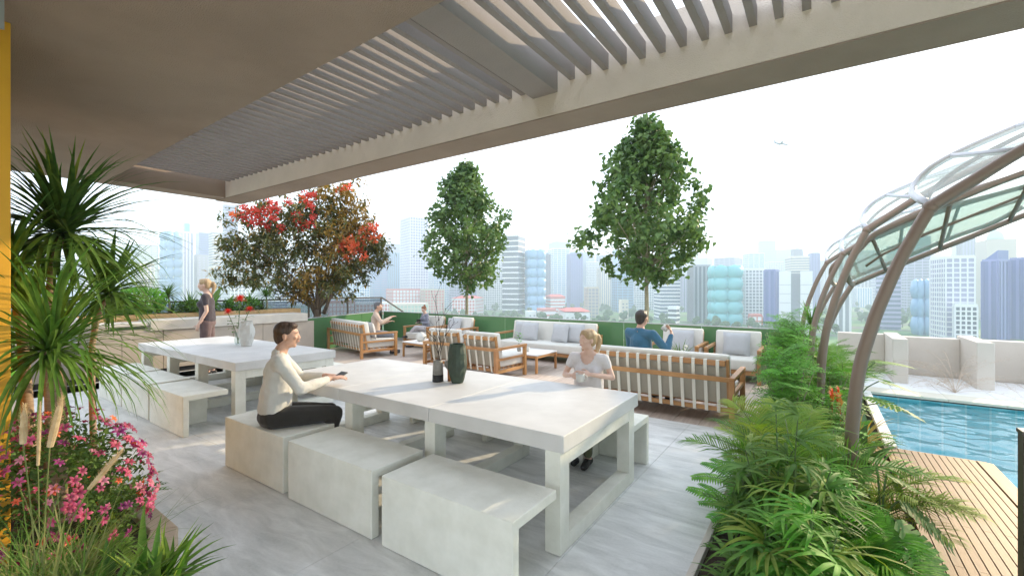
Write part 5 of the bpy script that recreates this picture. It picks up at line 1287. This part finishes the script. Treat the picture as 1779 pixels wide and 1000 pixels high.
MB().tube([(0, 0, -.02), (0, 0, .15)], [.03, .02], 8).build('stem', M['stem_green'], t)
t = thing('banana_plant', 'single upright paddle leaf right of the standing woman', 'plant', (PX, yk(392), 1.07)); obj('leaf', bl[0], t, (0, 0, 0), (.0, 0, R_(20)), .8); obj('leaf', bl[1], t, (0, 0, 0), (-.2, 0, R_(140)), .6); MB().tube([(0, 0, -.02), (0, 0, .12)], [.03, .02], 8).build('stem', M['stem_green'], t)
def leafy_bush(label, c, rx, rz, n, mt, seed):
    r = random.Random(seed); t = thing('leafy_bush', label, 'bush', c); m = MB()
    for i in range(n):
        d = Vector((r.gauss(0, 1), r.gauss(0, 1), r.gauss(0, 1))).normalized() * r.uniform(.4, 1) ** .5; p = Vector((d.x * rx, d.y * rx, rz + d.z * rz)); q = Vector((r.uniform(-1, 1), r.uniform(-1, 1), r.uniform(-.2, 1))).normalized(); s = q.cross(Vector((r.random(), r.random(), 1))).normalized()
        strip(m, [p, p + q * .035, p + q * .07], [.003, .022, .002], s, .2)
    o = m.build('foliage', M[mt], t, True); o['kind'] = 'stuff'
    for k in range(4): MB().tube([(0, 0, -.02), (r.uniform(-.2, .2) * rx, r.uniform(-.2, .2) * rx, rz * .8), (r.uniform(-.6, .6) * rx, r.uniform(-.6, .6) * rx, rz * 1.4)], [.015, .01, .004], 5).build('branch', M['bark'], t)
leafy_bush('light green leafy bush behind the worktop, left of the small palms', (PX, yk(245), 1.07), .45, .30, 1500, 'leaf_bright', 5)
leafy_bush('light green leafy bush at the left end of the kitchen planter', (PX, yk(205), 1.07), .40, .25, 1000, 'leaf_mid', 6)
leafy_bush('low green bush under the spiky plants behind the worktop', (PX, yk(345), 1.07), .42, .16, 700, 'leaf_mid', 7)
leafy_bush('low green bush at the right of the kitchen planter', (PX, yk(420), 1.07), .40, .18, 700, 'leaf_mid', 8)
# red flowers in the glass vase, sprig in the bud vase, potted flower
t = thing('red_flowers', 'three red flowers with leafy stems in the glass vase', 'flowers', (-7.60, 3.34, TZ + .02))
for (dx, dy, z, s) in ((.03, .02, .68, 1.35), (-.20, -.06, .48, 1.0), (.16, .10, .52, 1.0)):
    MB().tube(smooth([(dx * -.1, 0, 0), (dx * .3, dy * .3, z * .45), (dx, dy, z)]), .005, 5).build('stem', M['stem_green'], t)
    m = MB()
    for k in range(44):
        a = k * 2.4; e = 1.4 - 1.5 * k / 44; strip(m, arc_pts(.085 * s, e, .5, 3, a, Vector((dx, dy, z))), [.004, .010, .009, .001], Vector((math.cos(a), -math.sin(a), 0)), .2)
    m.build('flower', M['petal_red'], t)
    for k in range(7):
        f = .28 + .6 * k / 7; a = k * 2.2; pt = Vector((dx * f, dy * f, z * f)); m = MB(); strip(m, arc_pts(.12, .4, 1.0, 4, a, pt), [.003, .020, .024, .015, .001], Vector((math.cos(a), -math.sin(a), 0)), .2); m.build('leaf', M['leaf_dark'], t, True)
t = thing('green_sprig', 'small green leafy sprig in the bud vase', 'plant', (-5.05, 7.55, .36 + .15)); 
for k in range(16):
    a = k * 2.4; m = MB(); pt = Vector((.03 * math.cos(a), .03 * math.sin(a), .04 + .012 * k)); strip(m, arc_pts(.09, .5, .8, 3, a, pt), [.003, .02, .018, .001], Vector((math.cos(a), -math.sin(a), 0)), .2); m.build('leaf', M['leaf_bright'], t)
MB().tube([(0, 0, -.08), (0, 0, .22)], .003, 5).build('stem', M['stem_green'], t)
t = thing('potted_orchid', 'thin arching leaves and a white bloom in the small pale pot', 'plant', (-1.86, 7.5, .361 + .09)); leaf_cloud(t, (0, 0, 0), .42, .010, 18, M['leaf_dark'], r4, (.7, 1.4), .5)
MB().tube(smooth([(0, 0, 0), (.03, 0, .15), (.08, 0, .26)]), .003, 5).build('stem', M['stem_green'], t)
mat('petal_white', (.75, .75, .70), .5, trans=.2)
for k in range(3): obj('flower', lily(.035, M['petal_white']), t, (.03 + .025 * k, 0, .17 + .045 * k), (.5, .6, k))
# ------------------------------------------------------------------ people
def cloth(name, col, **k): return mat(name, col, .9, var=k.pop('var', .08), scale=7, bump=.35, bscale=k.pop('bs', 18), sheen=.15, **k)
cloth('knit_white', (.62, .60, .55)); cloth('trouser_black', (.028, .024, .020), bs=14); cloth('tee_white', (.66, .62, .62)); cloth('top_dark', (.055, .045, .055)); cloth('trouser_mauve', (.13, .085, .085))
cloth('jumper_blue', (.035, .12, .20)); cloth('jacket_beige', (.48, .37, .30)); cloth('trouser_grey', (.16, .17, .20)); cloth('knit_grey', (.23, .24, .30)); cloth('legs_pale', (.55, .52, .55)); cloth('trouser_green', (.10, .11, .05))
mat('hair_brown', (.055, .026, .013), .5, var=.35, scale=30, stretch=(1, 1, .15), bump=.4, bscale=50); mat('hair_dark', (.03, .02, .014), .5, var=.3, scale=30, stretch=(1, 1, .15), bump=.4, bscale=50)
mat('hair_blonde', (.36, .23, .12), .5, col2=(.52, .38, .22), scale=26, stretch=(1, 1, .12), bump=.4, bscale=50); mat('hair_red', (.26, .10, .05), .5, var=.3, scale=30, bump=.4); mat('hat_grey', (.12, .12, .13), .9, var=.1)
mat('eye_white', (.75, .74, .72), .2); mat('iris', (.03, .02, .015), .1); mat('lips', (.42, .16, .13), .45); mat('shoe_black', (.02, .02, .022), .5)
def capsule(m, a, ra, b, rb, n=10):
    a = Vector(a); b = Vector(b); d = b - a
    if d.length < 1e-5: m.ball(a, ra, n); return
    m.tube([a, a.lerp(b, .34), a.lerp(b, .67), b], [ra, ra + (rb - ra) * .34, ra + (rb - ra) * .67, rb], n); m.ball(a, ra, n); m.ball(b, rb, n)
def chain(m, pts, rs, n=10):
    for i in range(len(pts) - 1): capsule(m, pts[i], rs[i], pts[i + 1], rs[i + 1], n)
TS = bpy.data.scenes.new('work')
def remesh(m, vox, sm=3, disp=0, seed=0):
    me = m.mesh('tmp', []) if False else bpy.data.meshes.new('tmp'); me.from_pydata(m.v, [], m.f); me.update()
    o = bpy.data.objects.new('tmp', me); TS.collection.objects.link(o)
    r = o.modifiers.new('r', 'REMESH'); r.mode = 'VOXEL'; r.voxel_size = vox; r.adaptivity = 0
    s = o.modifiers.new('s', 'SMOOTH'); s.factor = .5; s.iterations = sm
    TS.view_layers[0].update(); dg = TS.view_layers[0].depsgraph; out = bpy.data.meshes.new_from_object(o.evaluated_get(dg))
    bpy.data.objects.remove(o); bpy.data.meshes.remove(me)
    if disp:
        for v in out.vertices:
            c = v.co; f = noise.noise(Vector((c.x * 9 + seed, c.y * 9, c.z * 16))) * .6 + noise.noise(Vector((c.x * 20 + seed, c.y * 20, c.z * 34))) * .4
            v.co = c + v.normal * f * disp
    out.polygons.foreach_set('use_smooth', [True] * len(out.polygons)); out.update(); return out
def add_hand(m, w, d, nrm, side, curl, s=1.0, spread=.10):
    """palm and five fingers; w wrist, d towards the fingers, nrm out of the back of the hand, side +1 thumb along d x nrm"""
    w = Vector(w); d = Vector(d).normalized(); nrm = Vector(nrm); nrm = (nrm - d * nrm.dot(d)).normalized(); x = d.cross(nrm) * side
    R3 = Matrix((x, d, nrm)).transposed()
    m.ball(w + d * .045 * s, (.040 * s, .050 * s, .015 * s), 10, rot=R3)
    capsule(m, w - d * .02 * s, .024 * s, w + d * .03 * s, .020 * s, 8)
    for k, (ox, ln) in enumerate(((.030, .070), (.010, .080), (-.010, .075), (-.030, .058))):
        p = w + d * .080 * s + x * ox * s; a = ox * spread / .03; dd = (d + x * a).normalized(); seg = (.42, .33, .25); r0 = .0090 * s; bend = curl * (.8 + .12 * k)
        for q, f in enumerate(seg):
            dd = (dd * math.cos(bend * (.7, .9, .7)[q]) - nrm * math.sin(bend * (.7, .9, .7)[q])).normalized(); p2 = p + dd * ln * f * s; capsule(m, p, r0, p2, r0 * .92, 6); p = p2; r0 *= .92
    p = w + d * .022 * s + x * .030 * s; dd = (d * .65 + x * .75 - nrm * .25 * (1 + curl)).normalized()
    for f in (.034, .028, .022):
        p2 = p + dd * f * s; capsule(m, p, .011 * s, p2, .0098 * s, 6); p = p2; dd = (dd + d * .35 - x * .30 * curl - nrm * .15).normalized()
def head_shapes(m, c, R3, s, female=False, jaw=1.0):
    def P(x, y, z): return Vector(c) + R3 @ Vector((x * s, y * s, z * s))
    def B(x, y, z, rx, ry, rz, n=14): m.ball(P(x, y, z), (rx * s, ry * s, rz * s), n, rot=R3)
    B(0, -.012, .030, .073, .092, .082); B(0, .030, .005, .062, .058, .075); B(0, .026, -.045, .050 * jaw, .052, .058); B(0, .058, -.082, .022 * jaw, .020, .018)
    B(.034 * jaw, .015, -.060, .022, .035, .028); B(-.034 * jaw, .015, -.060, .022, .035, .028)
    B(0, .071, .032, .044, .014, .010); B(.034, .070, -.012, .018, .016, .015); B(-.034, .070, -.012, .018, .016, .015)
    capsule(m, P(0, .086, .018), .0075 * s, P(0, .099, -.016), .0095 * s, 8); B(.010, .094, -.022, .008, .010, .007, 8); B(-.010, .094, -.022, .008, .010, .007, 8)
    B(0, .087, -.042, .020, .008, .006, 8); B(0, .085, -.053, .017, .008, .006, 8)
    for sx in (-1, 1): B(sx * .075, -.004, -.006, .009, .017, .029, 8); B(sx * .070, .004, -.022, .007, .009, .012, 8)
def person(label, loc, rz, po, look, s=1.0, vox=.008, fine=None):
    t = thing('person', label, 'person', loc, rz); V3 = Vector
    sit = po.get('seat'); z0 = (sit + .095) if sit else .93 * s
    k = s
    lean = po.get('lean', 0.0)
    def U(x, y, z): return V3((x * k, (y + math.sin(lean) * max(0, z)) * k, z0 + z * k * math.cos(lean)))    # point of the upper body, z above the hips
    sh = po.get('shoulder', .185); fem = look.get('female')
    hip = [U(-.085, 0, 0), U(.085, 0, 0)]; shl = [U(-sh, -.005, .475), U(sh, -.005, .475)]
    neck0 = U(0, -.015, .50); hc = U(0, .035, .665); hyaw = po.get('head', 0); R3 = Euler((po.get('nod', 0), 0, hyaw)).to_matrix()
    el = po['elbow']; wr = po['wrist']; kn = po['knee']; an = po['ankle']
    L3 = lambda p: V3(p)
    bd = MB()
    # torso and neck
    bd.ball(U(0, -.01, .02), (.150 * k, .105 * k, .11 * k), 14); capsule(bd, U(0, 0, .08), .105 * k, U(0, 0, .22), .105 * k, 12); bd.ball(U(0, 0, .35), (.150 * k, .105 * k, .15 * k), 14)
    if fem:
        for sx in (-1, 1): bd.ball(U(sx * .07, .085, .335), (.060 * k, .050 * k, .058 * k), 10)
        bd.ball(U(0, .012, .43), (.095 * k, .070 * k, .085 * k), 12)
    capsule(bd, U(-sh * .75, -.005, .462), .060 * k, U(sh * .75, -.005, .462), .060 * k, 12); capsule(bd, neck0, .058 * k, hc - V3((0, .02 * k, .06 * k)), .046 * k, 12)
    capsule(bd, U(-.10, -.01, .465), .05 * k, neck0 + V3((0, 0, .02)), .05 * k, 10); capsule(bd, U(.10, -.01, .465), .05 * k, neck0 + V3((0, 0, .02)), .05 * k, 10)
    head_shapes(bd, hc, R3, k, fem, .9 if fem else 1.0)
    for i, sx in enumerate((-1, 1)):
        e, w_, kk, a = L3(el[i]), L3(wr[i]), L3(kn[i]), L3(an[i]); rm = .86 if fem else 1
        chain(bd, [shl[i], shl[i].lerp(e, .5), e], [.050 * k * rm, .043 * k * rm, .036 * k * rm]); chain(bd, [e, e.lerp(w_, .3), w_], [.036 * k * rm, .036 * k * rm, .024 * k * rm])
        hd = po['hand'][i]; add_hand(bd, w_, hd[0], hd[1], hd[2], hd[3], k * (.9 if fem else 1))
        chain(bd, [hip[i], hip[i].lerp(kk, .45), kk], [.088 * k, .075 * k, .054 * k]); chain(bd, [kk, kk.lerp(a, .35), a], [.053 * k, .052 * k, .034 * k])
        fd = V3(po.get('foot', ((0, 1, 0), (0, 1, 0)))[i]).normalized(); bd_a = a - V3((0, 0, .045)); chain(bd, [a, bd_a - fd * .03, bd_a + fd * .06, bd_a + fd * .15], [.034, .034, .030, .022])
    o = obj('body', remesh(bd, fine or vox, 2), t); o.data.materials.append(M[look.get('skin', 'skin')])
    # clothing
    c = look['top']; tp = MB(); g = .014 * k
    tp.ball(U(0, -.005, .06), (.158 * k + g, .112 * k + g, .10 * k), 14); capsule(tp, U(0, 0, .06), .125 * k + g * .5, U(0, 0, .22), .110 * k + g, 12); tp.ball(U(0, 0, .345), (.152 * k + g, .106 * k + g, .155 * k), 14)
    capsule(tp, U(-.055, 0, .10), .10 * k + g * .6, U(-.055, 0, .30), .10 * k + g * .6, 12); capsule(tp, U(.055, 0, .10), .10 * k + g * .6, U(.055, 0, .30), .10 * k + g * .6, 12)
    if fem:
        for sx in (-1, 1): tp.ball(U(sx * .07, .085, .335), (.060 * k + g * .6, .050 * k + g * .6, .058 * k + g * .6), 12)
    yb = -.005
    capsule(tp, U(-sh * .78, yb, .458), .060 * k + g * .8, U(sh * .78, yb, .458), .060 * k + g * .8, 12)
    if not fem: capsule(tp, U(-.08, -.012, .475), .052 * k, neck0 + V3((0, 0, .012)), .054 * k + g * .4, 10); capsule(tp, U(.08, -.012, .475), .052 * k, neck0 + V3((0, 0, .012)), .054 * k + g * .4, 10)
    sl = look.get('sleeve', 1.0)
    for i in range(2):
        e, w_ = L3(el[i]), L3(wr[i]); rm = .88 if fem else 1
        if sl >= 1: chain(tp, [shl[i], shl[i].lerp(e, .5), e], [.060 * k * rm, .056 * k * rm, .050 * k * rm]); w2 = e.lerp(w_, .88); chain(tp, [e, e.lerp(w_, .4), w2], [.050 * k * rm, .047 * k * rm, .034 * k * rm])
        else: chain(tp, [shl[i], shl[i].lerp(e, sl)], [.060 * k * rm, .056 * k * rm])
    tm_ = remesh(tp, vox, 3, .007 * k if sl >= 1 else .005 * k, 3)
    if fem and sl < 1:
        zc_ = (U(0, 0, .53)).z; bmm = bmesh.new(); bmm.from_mesh(tm_)
        dl = [f for f in bmm.faces if (f.calc_center_median().x / (.082 * k)) ** 2 + ((f.calc_center_median().z - zc_) / (.118 * k)) ** 2 < 1 and f.calc_center_median().y > -.075 * k]
        bmesh.ops.delete(bmm, geom=dl, context='FACES'); bmm.to_mesh(tm_); bmm.free()
    o = obj(look.get('topname', 'shirt'), tm_, t); o.data.materials.append(M[c])
    lg = MB()
    lg.ball(U(0, -.012, .0), (.162 * k, .118 * k, .108 * k), 14); cut = look.get('leg_cut', 1.0)
    for i in range(2):
        kk, a = L3(kn[i]), L3(an[i]); chain(lg, [hip[i], hip[i].lerp(kk, .45), kk], [.098 * k, .086 * k, .066 * k]); chain(lg, [kk, kk.lerp(a, .4 * cut), kk.lerp(a, .93 * cut)], [.065 * k, .060 * k, .048 * k])
    o = obj('trousers', remesh(lg, vox, 3, .005 * k, 7), t); o.data.materials.append(M[look['legs']])
    sm_ = MB()
    for i in range(2):
        a = L3(an[i]); fd = V3(po.get('foot', ((0, 1, 0), (0, 1, 0)))[i]).normalized(); q = a - V3((0, 0, .047)); m = MB(); chain(m, [q - fd * .035, q + fd * .06, q + fd * .16], [.040, .037, .028]); o = obj('shoe', m.mesh('shoe', [], True), t); o.data.materials.append(M['shoe_black'])
    # hair
    def HP(x, y, z): return V3(hc) + R3 @ V3((x * k, y * k, z * k))
    hm = MB(); st = look.get('hair_style', 'short')
    hm.ball(HP(0, -.022, .042), (.081 * k, .095 * k, .083 * k), 14, rot=R3); hm.ball(HP(0, -.050, .0), (.070 * k, .062 * k, .075 * k), 12, rot=R3); hm.ball(HP(0, .03, .085), (.058 * k, .050 * k, .034 * k), 12, rot=R3)
    if st == 'short': hm.ball(HP(0, -.060, -.035), (.058 * k, .040 * k, .045 * k), 12, rot=R3)
    if st == 'pony':
        chain(hm, [HP(0, -.105, .05), HP(0, -.135, .045), HP(0, -.155, .0), HP(0, -.145, -.07), HP(0, -.125, -.13), HP(.0, -.115, -.17)], [.020 * k, .026 * k, .032 * k, .030 * k, .022 * k, .008 * k])
        for sx in (-1, 1): hm.ball(HP(sx * .052, .02, .05), (.026 * k, .05 * k, .04 * k), 10, rot=R3)
    if st == 'bun': hm.ball(HP(0, -.06, .13), .036 * k, 12)
    o = obj('hair', remesh(hm, .010, 2, .003, 1), t); o.data.materials.append(M[look['hair']])
    if st == 'pony':
        o = obj('hair_tie', MB().ball((0, 0, 0), .022 * k, 8).mesh('hair_tie', M['black_metal']), t, HP(0, -.118, .048))
    if fine:
        for sx in (-1, 1):
            o = obj('eye', MB().ball((0, 0, 0), .0115 * k, 12).mesh('eye', M['eye_white'], True), t, HP(sx * .031, .064, .008)); obj('iris', MB().ball((0, 0, 0), .0062 * k, 10).mesh('iris', M['iris'], True), o, R3 @ V3((0, .0068 * k, 0)))
            m = MB(); m.tube([HP(sx * .016, .087, .030), HP(sx * .032, .086, .035), HP(sx * .048, .074, .029)], [.002, .003, .0015], 5); m.build('eyebrow', M[look['hair']], t)
        m = MB(); m.tube([HP(-.020, .089, -.046), HP(-.008, .096, -.0445), HP(.008, .096, -.0445), HP(.020, .089, -.046)], [.0015, .0042, .0042, .0015], 6); m.build('lips', M['lips'], t, True)
    return t, HP
q = 1.04
MAN, _ = person('man in a white sweater sitting on a bench with his hands on the near table', (-3.93, 2.02, 0), R_(-28),
    dict(seat=.445, lean=.10, head=R_(-16), nod=-.05, shoulder=.195, elbow=[(-.27, .22, .80), (.27, .20, .80)], wrist=[(-.09, .43, .83), (.07, .45, .83)],
         hand=[((.30, 1, .0), (0, .1, 1), 1, .35), ((-.25, 1, .02), (.2, .1, 1), -1, .25)], knee=[(-.10, .47, .50), (.13, .49, .53)], ankle=[(-.10, .42, .09), (.14, .38, .09)]),
    dict(skin='skin', top='knit_white', topname='sweater', legs='trouser_black', hair='hair_brown', leg_cut=.62), 1.04, .013, .0075)
ph = thing('smartphone', 'black phone held by the man at the near table', 'phone', (0, 0, 0)); ph.location = Matrix.Translation(Vector((-3.93, 2.02, 0))) @ Matrix.Rotation(R_(-28), 4, 'Z') @ Vector((-.02, .545, .835)); ph.rotation_euler = (.25, .1, R_(20))
MB().box(-.036, .036, -.072, .072, -.004, .004).build('body', M['black_metal'], ph, bev=.003); MB().box(-.033, .033, -.068, .068, .0041, .0048).build('screen', M['ceramic_black'], ph)
W1, _ = person('woman in a white t-shirt with a blonde ponytail sitting behind the near table', (-1.86, 4.01, 0), R_(-170),
    dict(seat=.452, lean=.03, head=R_(-38), shoulder=.170, elbow=[(.0, 0, 0), (0, 0, 0)] and [(-.235, .03, .80), (.235, .03, .79)], wrist=[(-.07, .22, .85), (.10, .235, .83)],
         hand=[((.75, .45, .10), (-.4, .7, .5), 1, .75), ((-.85, .45, .0), (.3, .9, .2), -1, .8)], knee=[(-.09, .42, .47), (.09, .42, .47)], ankle=[(-.05, .22, .09), (.06, .16, .09)]),
    dict(skin='skin_pale', female=True, top='tee_white', topname='t_shirt', sleeve=.42, legs='trouser_green', hair='hair_blonde', hair_style='pony'), .90, .012, .0072)
cp_ = thing('mug', 'white mug held by the woman behind the near table', 'cup', (0, 0, 0)); cp_.location = Matrix.Translation(Vector((-1.86, 4.01, 0))) @ Matrix.Rotation(R_(-170), 4, 'Z') @ Vector((.005, .285, .79))
MB().lathe([(.030, 0), (.038, .006), (.042, .075), (.0385, .075), (.034, .01)], n=18).build('body', M['ceramic_white'], cp_, True); MB().tube(smooth([(.040, 0, .062), (.065, 0, .058), (.066, 0, .03), (.039, 0, .020)]), .0045, 6).build('handle', M['ceramic_white'], cp_, True)
W2, _ = person('woman in a dark top standing at the kitchen counter with a blonde ponytail', (-9.55, 3.66, 0), R_(147),
    dict(elbow=[(-.20, -.03, 1.22), (.21, -.05, 1.22)], wrist=[(-.19, .10, .98), (.17, .08, .97)], hand=[((0, .25, -1), (-1, 0, 0), 1, .4), ((0, .25, -1), (1, 0, 0), -1, .35)], knee=[(-.09, .03, .52), (.10, -.02, .52)], ankle=[(-.09, -.02, .09), (.10, -.06, .09)], shoulder=.168, lean=.02),
    dict(skin='skin_pale', female=True, top='top_dark', topname='top', sleeve=.5, legs='trouser_mauve', hair='hair_blonde', hair_style='pony'), 1.065, .014)
B1, _ = person('man in a blue jumper sitting on the long sofa seen from behind, raising a cup', (-2.10, 6.27, 0), R_(-20),
    dict(seat=.42, lean=-.02, head=R_(4), shoulder=.20, elbow=[(-.27, .10, .72), (.34, .12, .78)], wrist=[(-.16, .32, .66), (.31, .27, 1.01)],
         hand=[((.4, 1, 0), (0, 0, 1), 1, .4), ((-.5, .35, .75), (.8, .4, -.2), -1, .8)], knee=[(-.12, .45, .46), (.12, .45, .46)], ankle=[(-.12, .48, .09), (.12, .48, .09)]),
    dict(skin='skin', top='jumper_blue', topname='jumper', legs='trouser_grey', hair='hair_dark'), 1.05, .014)
c2 = thing('cup', 'white cup raised by the man in the blue jumper', 'cup', (0, 0, 0)); c2.location = Matrix.Translation(Vector((-2.10, 6.27, 0))) @ Matrix.Rotation(R_(-20), 4, 'Z') @ Vector((.215, .31, 1.045)); c2.rotation_euler = (0, -.9, 0)
MB().lathe([(.028, 0), (.036, .006), (.044, .085), (.040, .085), (.032, .01)], n=16).build('body', M['ceramic_white'], c2, True); MB().tube(smooth([(.040, 0, .065), (.066, 0, .06), (.066, 0, .03), (.036, 0, .018)]), .0045, 6).build('handle', M['ceramic_white'], c2, True)
person('man in a beige jacket sitting on the angled sofa, seen from behind', (-9.22, 7.25, 0), R_(-42),
    dict(seat=.42, lean=.08, head=R_(-8), shoulder=.20, elbow=[(-.29, .14, .74), (.31, .18, .80)], wrist=[(-.10, .36, .80), (.14, .42, .93)],
         hand=[((.5, 1, .2), (0, 0, 1), 1, .5), ((-.4, .9, .2), (.3, 0, 1), -1, .6)], knee=[(-.14, .42, .46), (.14, .42, .46)], ankle=[(-.14, .44, .09), (.14, .44, .09)]),
    dict(skin='skin', top='jacket_beige', topname='jacket', legs='trouser_grey', hair='hat_grey'), 1.0, .016)
person('child in a grey top with a hair bun sitting cross-legged on an armchair', (-9.20, 9.02, 0), R_(168),
    dict(seat=.42, lean=.10, head=R_(10), nod=-.2, shoulder=.145, elbow=[(-.22, .08, .66), (.22, .08, .66)], wrist=[(-.07, .24, .70), (.07, .24, .68)],
         hand=[((.4, 1, 0), (0, 0, 1), 1, .5), ((-.4, 1, 0), (0, 0, 1), -1, .5)], knee=[(-.02, .36, .56), (.10, .36, .45)], ankle=[(.18, .48, .34), (.06, .44, .09)]),
    dict(skin='skin_pale', female=True, top='knit_grey', topname='top', legs='legs_pale', hair='hair_red', hair_style='bun'), .80, .015)
tb = thing('tablet', 'black tablet held by the child on the armchair', 'tablet', (-9.24, 8.76, .72), R_(168)); MB().box(-.09, .09, -.008, .008, -.06, .06).build('body', M['black_metal'], tb, bev=.003); MB().box(-.08, .08, -.010, -.0085, -.05, .05).build('screen', M['ceramic_black'], tb)

bpy.data.scenes.remove(TS)
